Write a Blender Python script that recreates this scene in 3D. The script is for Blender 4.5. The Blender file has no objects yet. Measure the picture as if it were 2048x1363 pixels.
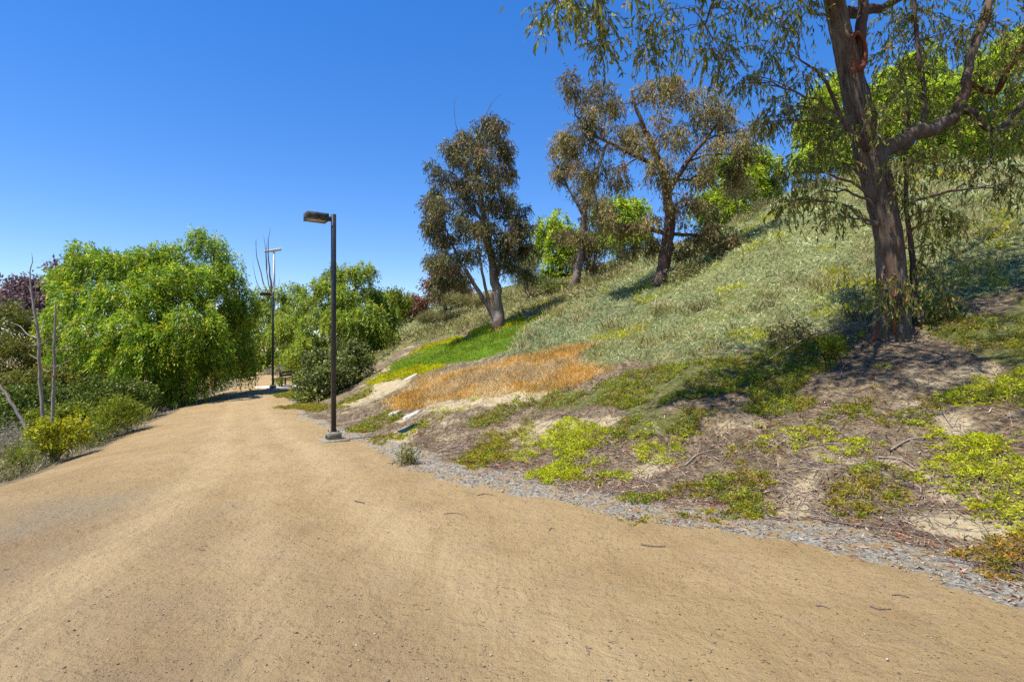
import bpy, math
import numpy as np
from mathutils import Vector
R = math.radians
scene = bpy.context.scene
# ------------------------------------------------------------------ camera, sky, sun, exposure
F = 1100.0; CX = 1024.0; HY = 700.0; EYE = 1.6        # pixels of the 2048 px photograph, metres
cam_d = bpy.data.cameras.new('camera'); cam = bpy.data.objects.new('camera', cam_d)
scene.collection.objects.link(cam); scene.camera = cam
cam.location = (0, 0, EYE); cam.rotation_euler = (R(90), 0, 0)
cam_d.sensor_width = 36.0; cam_d.lens = 36.0*F/2048; cam_d.shift_y = (HY-681.5)/2048
cam_d.clip_start = 0.05; cam_d.clip_end = 6000
SUN_EL = R(66); SH = Vector((.85, .53, 0)).normalized()         # shadows fall to the right and away
to_sun = Vector((-SH.x*math.cos(SUN_EL), -SH.y*math.cos(SUN_EL), math.sin(SUN_EL)))
world = bpy.data.worlds.new('World'); scene.world = world; world.use_nodes = True
nt = world.node_tree; bg = nt.nodes['Background']
sky = nt.nodes.new('ShaderNodeTexSky'); sky.sky_type = 'NISHITA'; sky.sun_disc = False
sky.sun_elevation = SUN_EL; sky.sun_rotation = math.atan2(to_sun.x, to_sun.y)
sky.air_density = 1.15; sky.dust_density = 0.0; sky.ozone_density = 3.5; sky.altitude = 1500
hs = nt.nodes.new('ShaderNodeHueSaturation'); hs.inputs['Saturation'].default_value = 1.58
hs.inputs['Hue'].default_value = .516
gm = nt.nodes.new('ShaderNodeGamma'); gm.inputs['Gamma'].default_value = 0.73
nt.links.new(sky.outputs[0], gm.inputs['Color']); nt.links.new(gm.outputs[0], hs.inputs['Color']); nt.links.new(hs.outputs[0], bg.inputs['Color'])
bg.inputs['Strength'].default_value = 0.15
sun_d = bpy.data.lights.new('sun', 'SUN'); sun = bpy.data.objects.new('sun', sun_d)
scene.collection.objects.link(sun); sun_d.energy = 4.2; sun_d.angle = R(.53); sun_d.color = (1, .95, .87)
sun.rotation_euler = to_sun.to_track_quat('Z', 'Y').to_euler(); sun.location = (-10, -10, 30)
vs = scene.view_settings; vs.view_transform = 'Standard'; vs.look = 'None'; vs.exposure = 1.05; vs.gamma = 1
scene.cycles.use_denoising = False; scene.cycles.max_bounces = 6; scene.cycles.transparent_max_bounces = 4
scene.cycles.diffuse_bounces = 3; scene.cycles.glossy_bounces = 2; scene.cycles.transmission_bounces = 4
scene.cycles.sample_clamp_indirect = 6
def catmull(P, n=5):
    P = np.array(P, float); Q = np.vstack([2*P[0]-P[1], P, 2*P[-1]-P[-2]]); out = []
    for i in range(1, len(Q)-2):
        a, b, c, d = Q[i-1], Q[i], Q[i+1], Q[i+2]
        for k in range(n):
            t = k/n
            out.append(0.5*((2*b)+(c-a)*t+(2*a-5*b+4*c-d)*t*t+(3*b-a-3*c+d)*t**3))
    out.append(P[-1]); return np.array(out)
TOE = catmull([(9,-14),(6.2,-6),(4.6,0),(3.75,3.2),(3.45,4.4),(2.7,5.25),(1.5,6.0),(0.45,6.8),(-0.5,7.8),(-2,9.8),(-3.4,11.4),(-6.2,16),(-9.3,23),(-12,31),(-14.5,37.5),(-20,45),(-34,54),(-70,66)])
LEFT = catmull([(-9,-14),(-7.6,-4),(-7.0,3),(-6.7,7),(-7.3,9.8),(-8.7,13.5),(-11.4,20.7),(-13.8,28),(-17.2,35),(-23,41),(-36,48),(-70,58)])
def sdist(poly, x, y):
    x = np.asarray(x, float); y = np.asarray(y, float)
    best = np.full(x.shape, 1e9); sg = np.zeros(x.shape); arc = np.zeros(x.shape); L = 0.0
    for (ax, ay), (bx, by) in zip(poly[:-1], poly[1:]):
        dx, dy = bx-ax, by-ay; l2 = dx*dx+dy*dy
        t = np.clip(((x-ax)*dx+(y-ay)*dy)/l2, 0, 1)
        ex, ey = x-(ax+t*dx), y-(ay+t*dy); d = np.hypot(ex, ey)
        cr = dx*ey-dy*ex
        m = d < best-1e-9
        best = np.where(m, d, best); sg = np.where(m, np.sign(cr), sg); arc = np.where(m, L+t*math.sqrt(l2), arc)
        L += math.sqrt(l2)
    return best, sg, arc
def hsh(i, j, k, seed=0):
    n = (i*374761393 + j*668265263 + k*2147483647 + seed*144665) & 0xFFFFFFFF
    n = ((n ^ (n >> 13))*1274126177) & 0xFFFFFFFF
    return ((n ^ (n >> 16)) & 0xFFFFFF)/float(0xFFFFFF)
def noise2(x, y, s=1.0, seed=0):
    x = np.asarray(x, float)/s; y = np.asarray(y, float)/s
    i = np.floor(x).astype(np.int64); j = np.floor(y).astype(np.int64); u = x-i; v = y-j
    u = u*u*(3-2*u); v = v*v*(3-2*v); z = np.zeros_like(i)
    a = hsh(i, j, z, seed); b = hsh(i+1, j, z, seed); c = hsh(i, j+1, z, seed); d = hsh(i+1, j+1, z, seed)
    return (a*(1-u)+b*u)*(1-v)+(c*(1-u)+d*u)*v
def fbm2(x, y, s=1.0, seed=0, o=4):
    r = 0; a = .5
    for k in range(o):
        r = r+a*noise2(x, y, s/2**k, seed+k*17); a *= .5
    return r/(1-.5**o)-.5
def sstep(a, b, x):
    t = np.clip((x-a)/(b-a), 0, 1); return t*t*(3-2*t)
def toe_t(x, y):
    d, s, a = sdist(TOE, x, y); return np.where(s < 0, d, -d), np.degrees(np.arctan2(x+4, np.maximum(y+2, .5)))
def left_t(x, y):
    d, s, a = sdist(LEFT, x, y); return np.where(s > 0, d, -d), a
A = lambda *v: np.array(v, float)
def hill(t, a):
    # t metres uphill of the toe, a bearing along the slope, degrees
    g2 = np.interp(a, *PR['g2']); c = np.interp(a, *PR['c']); g1 = np.interp(a, *PR['g1'])
    t = np.maximum(t, 0)
    z = g1*(np.minimum(t, 5.0)) - g1*.45*(1-np.exp(-t/.45))*1.0
    z = z + g2*np.clip(t-5, 0, None)
    zc = g1*5+g2*(c-5)
    k = 1.2  # soft crest
    over = np.clip(t-c+4, 0, None)
    q = np.where(over < 8, over*over/16*g2, g2*(over-4))
    z = z-q*1.0 - .02*np.clip(t-c-4, 0, 60)
    return z
PR = dict(g1=(A(-34,-22,-14,-7,0,12,50), A(.08,.15,.32,.36,.40,.37,.36)), g2=(A(-34,-22,-14,-7,-2,6,12,20,26,33,40,50), A(.08,.15,.3,.36,.46,.47,.44,.43,.44,.515,.515,.48)), c=(A(-34,-22,-14,-7,-2,6,12,20,26,33,40,50), A(6,7,9,14,16.5,17,17,17,17,18.5,18.5,17.5)))
def ground(x, y, micro=True):
    x = np.asarray(x, float); y = np.asarray(y, float)
    t, a = toe_t(x, y); l, _ = left_t(x, y)
    z = hill(t, a)
    e = np.clip(l+2.2, 0, None)
    drop = np.where(e < 3.2, .045*e*e*.8, .045*.8*3.2**2+(e-3.2)*.42)
    drop = np.minimum(drop, 3.0+0*drop)
    drop = 3.2*np.tanh(drop/3.0)
    z = z-drop
    # the far land falls away gently
    z = z - .012*np.clip(np.hypot(x, y)-70, 0, None)*(t <= 0)
    if micro:
        w = sstep(.1, 1.5, t)
        z = z+w*(.34*fbm2(x, y, 3.2, 3)*np.interp(t, [0, 3, 8], [.35, .8, 1.])+.26*fbm2(x, y, 1.0, 5)*np.interp(t, [0, 1, 6, 10], [.5, 1., 1., .5])+.06*fbm2(x, y, .28, 6, 2)*(t < 8))
        p = sstep(.3, -.6, t)
        z = z+p*(.05*fbm2(x, y, 2.2, 8, 3)+.016*fbm2(x, y, .35, 9, 2))
        sh = sstep(-3.6, -1.2, l)*p; al = -.30*x+.95*y; ac = .95*x+.30*y      # rills worn into the left shoulder
        z = z+sh*.09*fbm2(ac*1.0, al*.22, .55, 19, 3)
        z = z+sstep(0, 2, l)*.35*fbm2(x, y, 2.5, 12)
    return z
def project(x, y, z):
    return CX+F*x/y, HY-F*(z-EYE)/y
def ray(px, py, dmax=120.):
    px = np.atleast_1d(np.asarray(px, float)); py = np.atleast_1d(np.asarray(py, float))
    d = np.full(px.shape, np.nan); ux = (px-CX)/F; uz = (HY-py)/F
    ds = np.concatenate([np.arange(2.0, 30, .04), np.arange(30, dmax, .2)])
    X = ux[:, None]*ds; Z = EYE+uz[:, None]*ds; Y = np.broadcast_to(ds, X.shape)
    G = ground(X, Y)
    hit = Z < G; k = hit.argmax(1); ok = hit.any(1)
    d = np.where(ok, ds[k], np.nan)
    return ux*d, d, EYE+uz*d
# ------------------------------------------------------------------ helpers
rng = np.random.default_rng(11)
COL = scene.collection
def norm(v): return v/np.maximum(np.linalg.norm(v, axis=-1, keepdims=True), 1e-9)
def P3(px, py, d): return np.array([(px-CX)/F*d, d, EYE+(HY-py)/F*d])
class MB:
    def __init__(s): s.V = []; s.Q = []; s.T = []; s.n = 0
    def add(s, V, Q=None, T=None):
        V = np.asarray(V, float).reshape(-1, 3); s.V.append(V)
        if Q is not None and len(Q): s.Q.append(np.asarray(Q, np.int64).reshape(-1, 4)+s.n)
        if T is not None and len(T): s.T.append(np.asarray(T, np.int64).reshape(-1, 3)+s.n)
        s.n += len(V)
    def mesh(s, name, mat, smooth=False):
        me = bpy.data.meshes.new(name)
        V = np.vstack(s.V) if s.V else np.zeros((0, 3))
        Q = np.vstack(s.Q) if s.Q else np.zeros((0, 4), np.int64); T = np.vstack(s.T) if s.T else np.zeros((0, 3), np.int64)
        me.vertices.add(len(V)); me.vertices.foreach_set('co', V.astype(np.float32).ravel())
        me.loops.add(Q.size+T.size); me.loops.foreach_set('vertex_index', np.concatenate([Q.ravel(), T.ravel()]).astype(np.int32))
        me.polygons.add(len(Q)+len(T))
        st = np.concatenate([np.arange(len(Q))*4, Q.size+np.arange(len(T))*3]).astype(np.int32)
        me.polygons.foreach_set('loop_start', st)
        if smooth: me.polygons.foreach_set('use_smooth', np.ones(len(Q)+len(T), bool))
        me.update(calc_edges=True); me.validate()
        if mat: me.materials.append(M[mat])
        return me
    def obj(s, name, mat, parent=None, smooth=False, kind=None):
        o = bpy.data.objects.new(name, s.mesh(name, mat, smooth)); COL.objects.link(o)
        if parent is not None:
            o.parent = parent; o.matrix_parent_inverse = parent.matrix_world.inverted()
        if kind: o['kind'] = kind
        return o
def tag(o, label, cat, group=None, kind=None):
    o['label'] = label; o['category'] = cat
    if group: o['group'] = group
    if kind: o['kind'] = kind
    return o
def thing(name, label, cat, loc, group=None):
    o = bpy.data.objects.new(name, None); COL.objects.link(o); o.location = loc; o.empty_display_size = .2
    from mathutils import Matrix
    o.matrix_world = Matrix.Translation(Vector([float(v) for v in loc]))
    return tag(o, label, cat, group)
def resample(P, n):
    P = np.array(P, float); Q = catmull(P, 6); d = np.r_[0, np.cumsum(np.linalg.norm(np.diff(Q[:, :3], axis=0), axis=1))]
    t = np.linspace(0, d[-1], n); return np.column_stack([np.interp(t, d, Q[:, k]) for k in range(Q.shape[1])])
def tube(mb, P, r, n=8, cap=True, disp=None):
    P = np.asarray(P, float); r = np.asarray(r, float); m = len(P)
    T = norm(np.gradient(P, axis=0)); a = np.array([0, 1., 0]) if abs(T[0][1]) < .8 else np.array([1., 0, 0])
    u = norm(np.cross(T, np.broadcast_to(a, T.shape))); v = np.cross(T, u)
    th = np.linspace(0, 2*np.pi, n, endpoint=False)
    rr = r[:, None]*np.ones(n)
    if disp is not None: rr = rr+disp(np.arange(m), th)
    V = P[:, None, :]+rr[..., None]*(np.cos(th)[None, :, None]*u[:, None, :]+np.sin(th)[None, :, None]*v[:, None, :])
    i = np.arange(m-1)[:, None]*n; j = np.arange(n)[None, :]; k = (j+1) % n
    Q = np.stack([i+j, i+k, i+n+k, i+n+j], -1).reshape(-1, 4)
    V = V.reshape(-1, 3); Tt = []
    if cap:
        V = np.vstack([V, P[0], P[-1]]); c0 = m*n; c1 = c0+1
        for q in range(n):
            Tt += [(c0, (q+1) % n, q), (c1, (m-1)*n+q, (m-1)*n+(q+1) % n)]
    mb.add(V, Q, Tt)
def box(mb, c, sx, sy, sz, rot=0.0, taper=1.0, bev=0.0):
    # box with its base centre at c, chamfered vertical and top edges when bev > 0
    hx, hy = sx/2, sy/2
    def ring(hx, hy, z, b):
        return [(-hx+b, -hy, z), (hx-b, -hy, z), (hx, -hy+b, z), (hx, hy-b, z), (hx-b, hy, z), (-hx+b, hy, z), (-hx, hy-b, z), (-hx, -hy+b, z)]
    b = max(bev, min(sx, sy)*.01); L = [ring(hx, hy, 0, b), ring(hx*taper, hy*taper, sz-b, b), ring(hx*taper-b, hy*taper-b, sz, b)]
    V = np.array(sum(L, [])); cs, sn = math.cos(rot), math.sin(rot)
    V = np.column_stack([V[:, 0]*cs-V[:, 1]*sn, V[:, 0]*sn+V[:, 1]*cs, V[:, 2]])+np.asarray(c, float)
    Q = [(k*8+j, k*8+(j+1) % 8, k*8+8+(j+1) % 8, k*8+8+j) for k in range(2) for j in range(8)]
    for o, f in ((0, -1), (16, 1)):
        a = [(0, 1, 2, 7), (2, 3, 6, 7), (3, 4, 5, 6)]
        Q += [tuple(o+i for i in (q if f > 0 else q[::-1])) for q in a]
    mb.add(V, Q)
def rhombs(mb, P, D, L, W, droop=0.0, S=None, g=rng, two=False):
    P = np.asarray(P); n = len(P); D = norm(D)
    if S is None: S = g.normal(size=(n, 3))
    S = norm(np.cross(D, S)); L = np.broadcast_to(L, (n,))[:, None]; W = np.broadcast_to(W, (n,))[:, None]
    dz = np.array([0, 0, -1.])*droop*L
    if not two:
        V = np.stack([P, P+D*L*.42+S*W*.5+dz*.25, P+D*L+dz, P+D*L*.42-S*W*.5+dz*.25], 1)
        i = np.arange(n)[:, None]*4; mb.add(V.reshape(-1, 3), i+np.array([0, 1, 2, 3])); return
    N = np.cross(D, S); b = N*L*.10
    V = np.stack([P, P+D*L*.3+S*W*.48+b*.7, P+D*L*.3-S*W*.48+b*.7, P+D*L*.65+S*W*.38+b+dz*.3, P+D*L*.65-S*W*.38+b+dz*.3, P+D*L+dz], 1)
    i = np.arange(n)[:, None]*6
    mb.add(V.reshape(-1, 3), i+np.array([1, 3, 4, 2]), np.vstack([i+np.array([0, 1, 2]), i+np.array([3, 5, 4])]))
UP = np.array([0, 0, 1.])
def ell(n, c, r, p=.5, g=rng):
    d = norm(g.normal(size=(n, 3))); q = g.random((n, 1))**p
    return np.asarray(c)+d*q*np.asarray(r), d
def blob3(b, d):
    px, py, rx, ry = b[:4]; dd = b[4] if len(b) > 4 else 0.; D = d+dd
    return P3(px, py, D), np.array([rx*D/F, (.55*rx+.45*ry)*D/F*1.1, ry*D/F])
# --- materials
M = {}
class NT:
    def __init__(s, name):
        s.m = bpy.data.materials.new(name); s.m.use_nodes = True; s.t = s.m.node_tree; s.t.nodes.clear(); M[name] = s.m
        s.co = s.t.nodes.new('ShaderNodeTexCoord').outputs['Object']
    def n(s, ty, **k):
        x = s.t.nodes.new(ty)
        for a, b in k.items(): setattr(x, a, b)
        return x
    def l(s, a, b):
        if hasattr(a, 'is_output'): s.t.links.new(a, b)
        else: b.default_value = a
    def map(s, sc, rot=(0, 0, 0)):
        x = s.n('ShaderNodeMapping'); s.l(s.co, x.inputs[0]); x.inputs['Scale'].default_value = sc; x.inputs['Rotation'].default_value = rot; return x.outputs[0]
    def noise(s, sc, det=4, rough=.55, vec=None, dist=0):
        x = s.n('ShaderNodeTexNoise'); s.l(vec or s.co, x.inputs['Vector']); x.inputs['Scale'].default_value = sc; x.inputs['Detail'].default_value = det
        x.inputs['Roughness'].default_value = rough; x.inputs['Distortion'].default_value = dist; return x.outputs['Fac']
    def vor(s, sc, vec=None, out='Distance', feat='F1'):
        x = s.n('ShaderNodeTexVoronoi', feature=feat); s.l(vec or s.co, x.inputs['Vector']); x.inputs['Scale'].default_value = sc; return x.outputs[out]
    def ramp(s, f, stops):
        x = s.n('ShaderNodeValToRGB'); s.l(f, x.inputs[0]); e = x.color_ramp.elements
        while len(e) < len(stops): e.new(.5)
        for k, (p, c) in enumerate(stops): e[k].position = p; e[k].color = (*c, 1) if len(c) == 3 else c
        return x.outputs[0]
    def mr(s, f, a, b, c=0., d=1., smooth=True):
        x = s.n('ShaderNodeMapRange'); s.l(f, x.inputs[0])
        if smooth: x.interpolation_type = 'SMOOTHSTEP'
        for k, v in zip((1, 2, 3, 4), (a, b, c, d)): x.inputs[k].default_value = v
        return x.outputs[0]
    def ma(s, op, a, b=0.):
        x = s.n('ShaderNodeMath', operation=op); s.l(a, x.inputs[0]); s.l(b, x.inputs[1]); return x.outputs[0]
    def mix(s, f, a, b, bl='MIX'):
        x = s.n('ShaderNodeMix', data_type='RGBA', blend_type=bl); s.l(f, x.inputs[0])
        for v, i in ((a, 6), (b, 7)): s.l((*v, 1) if isinstance(v, tuple) and len(v) == 3 else v, x.inputs[i])
        return x.outputs[2]
    def bump(s, h, dist=.01, st=1., nrm=None):
        x = s.n('ShaderNodeBump'); s.l(h, x.inputs['Height']); x.inputs['Distance'].default_value = dist; x.inputs['Strength'].default_value = st
        if nrm: s.l(nrm, x.inputs['Normal'])
        return x.outputs[0]
    def attr(s, name):
        x = s.n('ShaderNodeAttribute'); x.attribute_name = name; return x.outputs['Fac']
    def out(s, col, rough=.8, nrm=None, transl=None, tf=.3, metal=0., spec=.4):
        p = s.n('ShaderNodeBsdfPrincipled'); s.l((*col, 1) if isinstance(col, tuple) and len(col) == 3 else col, p.inputs['Base Color'])
        s.l(rough, p.inputs['Roughness']); p.inputs['Metallic'].default_value = metal; p.inputs['Specular IOR Level'].default_value = spec
        if nrm: s.l(nrm, p.inputs['Normal'])
        o = s.n('ShaderNodeOutputMaterial'); sh = p.outputs[0]
        if transl is not None:
            t = s.n('ShaderNodeBsdfTranslucent'); s.l(transl, t.inputs[0]); mx = s.n('ShaderNodeMixShader'); mx.inputs[0].default_value = tf
            s.t.links.new(sh, mx.inputs[1]); s.t.links.new(t.outputs[0], mx.inputs[2]); sh = mx.outputs[0]
        s.t.links.new(sh, o.inputs[0]); return s.m
def leaf_mat(name, stops, tf=.3, rough=.45, clump=1.1, var=.5, spec=.2, tr=1.5, alt=None, altsc=2.5, altw=(.52, .62)):
    t = NT(name); g = t.n('ShaderNodeNewGeometry'); c = t.ramp(g.outputs['Random Per Island'], stops)
    if alt: c = t.mix(t.ma('MULTIPLY', t.mr(t.noise(altsc, 4, .6), *altw), .85), c, t.ramp(g.outputs['Random Per Island'], alt))
    k = t.mr(t.noise(clump, 3, .6), .3, .7, 1-var*.5, 1+var*.5)
    x = t.n('ShaderNodeVectorMath', operation='SCALE'); t.l(c, x.inputs[0]); t.l(k, x.inputs['Scale'])
    y = t.n('ShaderNodeVectorMath', operation='MULTIPLY'); t.l(x.outputs[0], y.inputs[0]); y.inputs[1].default_value = (tr, tr*1.0, tr*.6)
    return t.out(x.outputs[0], rough, None, y.outputs[0], tf, spec=spec)
def bark_mat(name, a, b, c, sc=9., st=7., bump=.015, rough=.85):
    t = NT(name); v = t.map((1, 1, 1/st)); n1 = t.noise(sc, 6, .65, v, .3); n2 = t.noise(1.7, 4, .6)
    col = t.mix(t.mr(n2, .46, .66), t.ramp(n1, [(.3, a), (.62, b)]), c)
    n3 = t.noise(sc*4, 4, .6, v)
    col = t.mix(t.mr(n3, .35, .7, 0., .35), col, tuple(x*.45 for x in a))
    return t.out(col, rough, t.bump(t.ma('ADD', n1, t.ma('MULTIPLY', n3, .4)), bump, .9), spec=.2)
def plain_mat(name, col, rough=.6, metal=0., var=.25, sc=14., spec=.4, bump=.0):
    t = NT(name); n = t.noise(sc, 5, .6)
    c = t.mix(t.mr(n, .35, .65), tuple(v*(1-var) for v in col), tuple(min(1, v*(1+var)) for v in col))
    return t.out(c, rough, t.bump(n, bump, .6) if bump else None, metal=metal, spec=spec)
# ------------------------------------------------------------------ materials of the things
bark_mat('bark_dark', (.06, .047, .037), (.205, .16, .122), (.135, .082, .052), 10, 9, .035)
bark_mat('bark_grey', (.09, .07, .06), (.24, .195, .165), (.11, .058, .04), 6, 6, .015)
bark_mat('bark_mid', (.05, .035, .03), (.14, .10, .085), (.10, .05, .035), 12, 8, .02)
bark_mat('bark_red', (.07, .028, .02), (.26, .085, .04), (.17, .055, .03), 10, 4, .02)
bark_mat('dead_wood', (.17, .145, .12), (.36, .315, .265), (.28, .2, .15), 14, 8, .006)
bark_mat('twig_wood', (.10, .075, .06), (.20, .15, .12), (.16, .09, .06), 20, 3, .002)
leaf_mat('leaf_euc_near', [(0, (.075, .10, .025)), (.4, (.155, .185, .04)), (.7, (.265, .285, .06)), (.88, (.37, .33, .075)), (.96, (.42, .26, .06)), (1, (.44, .2, .06))], .45, .45, 1.2, .6)
leaf_mat('leaf_euc_dark', [(0, (.05, .055, .02)), (.4, (.10, .108, .04)), (.7, (.17, .168, .07)), (.9, (.29, .255, .13)), (1, (.36, .18, .08))], .3, .45, 1.0, .7, alt=[(0, (.085, .055, .033)), (.5, (.22, .13, .07)), (1, (.42, .21, .08))], altsc=1.1, altw=(.52, .66))
leaf_mat('leaf_euc_rust', [(0, (.09, .09, .034)), (.35, (.165, .165, .064)), (.65, (.265, .24, .105)), (.84, (.36, .27, .12)), (.95, (.41, .21, .09)), (1, (.48, .25, .06))], .34, .5, .8, .7, alt=[(0, (.12, .075, .042)), (.5, (.27, .165, .09)), (1, (.45, .25, .10))], altsc=1.1, altw=(.55, .69))
leaf_mat('leaf_pepper', [(0, (.06, .13, .014)), (.35, (.12, .23, .018)), (.7, (.22, .34, .024)), (.92, (.36, .43, .04)), (1, (.45, .46, .06))], .4, .45, 2.2, .9, alt=[(0, (.2, .24, .014)), (.5, (.40, .42, .022)), (1, (.56, .52, .04))], altsc=2.8, altw=(.5, .62))
leaf_mat('leaf_pepper_lime', [(0, (.13, .21, .02)), (.4, (.25, .34, .025)), (.8, (.40, .46, .035)), (1, (.54, .53, .06))], .45, .5, 2., .9, alt=[(0, (.08, .14, .016)), (.5, (.16, .23, .02)), (1, (.3, .36, .03))], altsc=1.4, altw=(.52, .62))
leaf_mat('leaf_pepper_soft', [(0, (.09, .15, .018)), (.5, (.19, .27, .03)), (.85, (.31, .38, .05)), (1, (.42, .42, .09))], .4, .5, 1.8, .8, alt=[(0, (.18, .2, .02)), (.5, (.34, .35, .035)), (1, (.48, .44, .08))], altsc=2., altw=(.5, .64))
leaf_mat('leaf_olive', [(0, (0.075, 0.091, 0.015)), (.5, (0.135, 0.147, 0.022)), (1, (0.24, 0.21, 0.033))], .25, .5, 1.4, .5)
leaf_mat('leaf_glossy', [(0, (.05, .08, .012)), (.5, (.10, .145, .017)), (.85, (.16, .20, .026)), (1, (.25, .25, .06))], .25, .42, 1.2, .6)
leaf_mat('leaf_dusty', [(0, (.05, .066, .014)), (.5, (.11, .14, .032)), (.82, (.21, .24, .07)), (1, (.40, .38, .2))], .22, .42, 2.2, .8, alt=[(0, (.09, .12, .015)), (.5, (.18, .22, .03)), (1, (.32, .34, .07))], altsc=2., altw=(.52, .62))
leaf_mat('leaf_yellow', [(0, (.16, .20, .01)), (.5, (.30, .32, .012)), (.85, (.44, .40, .015)), (1, (.5, .33, .02))], .35, .5, 2.2, .6)
leaf_mat('leaf_lime_shrub', [(0, (.08, .12, .01)), (.5, (.15, .19, .012)), (1, (.28, .27, .02))], .35, .45, 2.2, .5)
leaf_mat('leaf_purple', [(0, (0.098, 0.056, 0.075)), (.5, (0.168, 0.105, 0.128)), (1, (0.266, 0.168, 0.165))], .2, .5, .5, .5)
leaf_mat('leaf_redbrown', [(0, (0.117, 0.046, 0.033)), (.5, (0.208, 0.085, 0.058)), (1, (0.312, 0.156, 0.078))], .2, .5, .6, .5)
leaf_mat('leaf_sage', [(0, (.14, .175, .08)), (.4, (.255, .30, .15)), (.75, (.38, .41, .225)), (.93, (.50, .51, .31)), (1, (.48, .45, .12))], .25, .55, .55, .6, alt=[(0, (.16, .185, .045)), (.6, (.31, .33, .10)), (1, (.46, .46, .15))], altsc=.9, altw=(.5, .64))
leaf_mat('leaf_bluesage', [(0, (.10, .13, .065)), (.45, (.19, .23, .125)), (.85, (.29, .33, .19)), (1, (.36, .38, .22))], .25, .55, .6, .5)
leaf_mat('leaf_oliveshrub', [(0, (0.116, 0.119, 0.039)), (.5, (0.217, 0.203, 0.078)), (.9, (0.319, 0.28, 0.117)), (1, (0.392, 0.294, 0.117))], .25, .55, .7, .7)
leaf_mat('leaf_mat_lime', [(0, (.17, .21, .006)), (.5, (.36, .40, .009)), (.85, (.52, .53, .02)), (1, (.56, .47, .04))], .38, .5, 6., .8, alt=[(0, (.14, .14, .01)), (.6, (.30, .25, .015)), (1, (.36, .17, .03))], altsc=4., altw=(.56, .66))
leaf_mat('leaf_mat_green', [(0, (.09, .12, .01)), (.5, (.19, .225, .014)), (.85, (.29, .31, .02)), (1, (.33, .25, .03))], .3, .5, 5., .8, alt=[(0, (.12, .10, .012)), (.6, (.24, .19, .02)), (1, (.31, .14, .03))], altsc=2.6, altw=(.5, .62))
leaf_mat('leaf_mat_olive', [(0, (.12, .115, .012)), (.45, (.24, .22, .015)), (.8, (.34, .29, .02)), (1, (.38, .2, .025))], .3, .5, 5., .8, alt=[(0, (.10, .12, .01)), (.6, (.19, .24, .014)), (1, (.28, .3, .03))], altsc=3., altw=(.5, .6))
leaf_mat('leaf_mat_rust', [(0, (.13, .09, .015)), (.4, (.24, .17, .02)), (.7, (.32, .23, .03)), (1, (.35, .13, .025))], .3, .5, 5., .8, alt=[(0, (.10, .12, .01)), (.6, (.2, .22, .014)), (1, (.28, .27, .03))], altsc=3., altw=(.5, .6))
leaf_mat('grass_lawn', [(0, (.085, .13, .004)), (.6, (.155, .215, .006)), (1, (.29, .32, .012))], .35, .5, .8, .6, alt=[(0, (.14, .17, .006)), (.6, (.24, .26, .008)), (1, (.36, .35, .02))], altsc=1.3, altw=(.5, .68))
leaf_mat('grass_yellow', [(0, (.28, .29, .008)), (.6, (.47, .45, .012)), (1, (.56, .53, .02))], .4, .5, 1.5, .4)
leaf_mat('grass_dry', [(0, (.40, .21, .04)), (.45, (.58, .34, .07)), (.75, (.63, .43, .15)), (1, (.68, .54, .3))], .35, .6, .9, .6, alt=[(0, (.32, .24, .13)), (.5, (.47, .37, .22)), (1, (.62, .52, .36))], altsc=.9, altw=(.53, .66))
leaf_mat('grass_straw', [(0, (.40, .28, .14)), (.6, (.55, .42, .24)), (1, (.68, .56, .38))], .35, .6, 1.5, .5)
leaf_mat('litter_leaf', [(0, (.12, .05, .03)), (.4, (.24, .10, .05)), (.7, (.33, .18, .11)), (1, (.46, .36, .28))], .1, .6, 3., .4)
leaf_mat('litter_red', [(0, (.13, .02, .012)), (.6, (.24, .045, .02)), (1, (.33, .12, .04))], .15, .6, 3., .4)
leaf_mat('weed_grey', [(0, (.18, .15, .12)), (.6, (.30, .26, .22)), (1, (.42, .38, .33))], .2, .7, 2., .4)
def twigmat():
    t = NT('litter_twig'); g = t.n('ShaderNodeNewGeometry')
    t.out(t.ramp(g.outputs['Random Per Island'], [(0, (.07, .05, .04)), (.5, (.17, .13, .11)), (.85, (.30, .25, .21)), (1, (.42, .37, .32))]), .85, spec=.2)
    t = NT('gravel_stone'); g = t.n('ShaderNodeNewGeometry')
    t.out(t.ramp(g.outputs['Random Per Island'], [(0, (.07, .064, .052)), (.3, (.16, .145, .115)), (.65, (.26, .235, .175)), (.92, (.35, .285, .185)), (1, (.42, .37, .29))]), .85, spec=.3)
    t = NT('path_pebble'); g = t.n('ShaderNodeNewGeometry')
    t.out(t.ramp(g.outputs['Random Per Island'], [(0, (.05, .04, .035)), (.35, (.14, .105, .08)), (.75, (.30, .225, .15)), (.97, (.4, .31, .2)), (1, (.5, .42, .33))]), .85, spec=.3)
twigmat()
plain_mat('post_paint', (.028, .027, .03), .42, 0., .3, 9, .5)
plain_mat('head_paint', (.042, .044, .045), .6, 0., .6, 22, .4, .002)
plain_mat('lens_plastic', (.42, .34, .2), .35, 0., .2, 18)
plain_mat('concrete', (.19, .17, .125), .9, 0., .25, 22, .2, .004)
plain_mat('concrete_pale', (.55, .52, .46), .9, 0., .15, 12, .2, .004)
plain_mat('stone_white', (.43, .39, .33), .85, 0., .35, 11, .2, .006)
plain_mat('blue_plastic', (.015, .06, .5), .4, 0., .2, 20)
plain_mat('mast_steel', (.30, .32, .36), .5, .3, .15, 3)
plain_mat('flood_shell', (.5, .48, .42), .5, 0., .2, 2)
plain_mat('dark_timber', (.06, .045, .04), .8, 0., .3, 14)
plain_mat('stake_wood', (.16, .09, .07), .85, 0., .3, 25)
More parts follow.
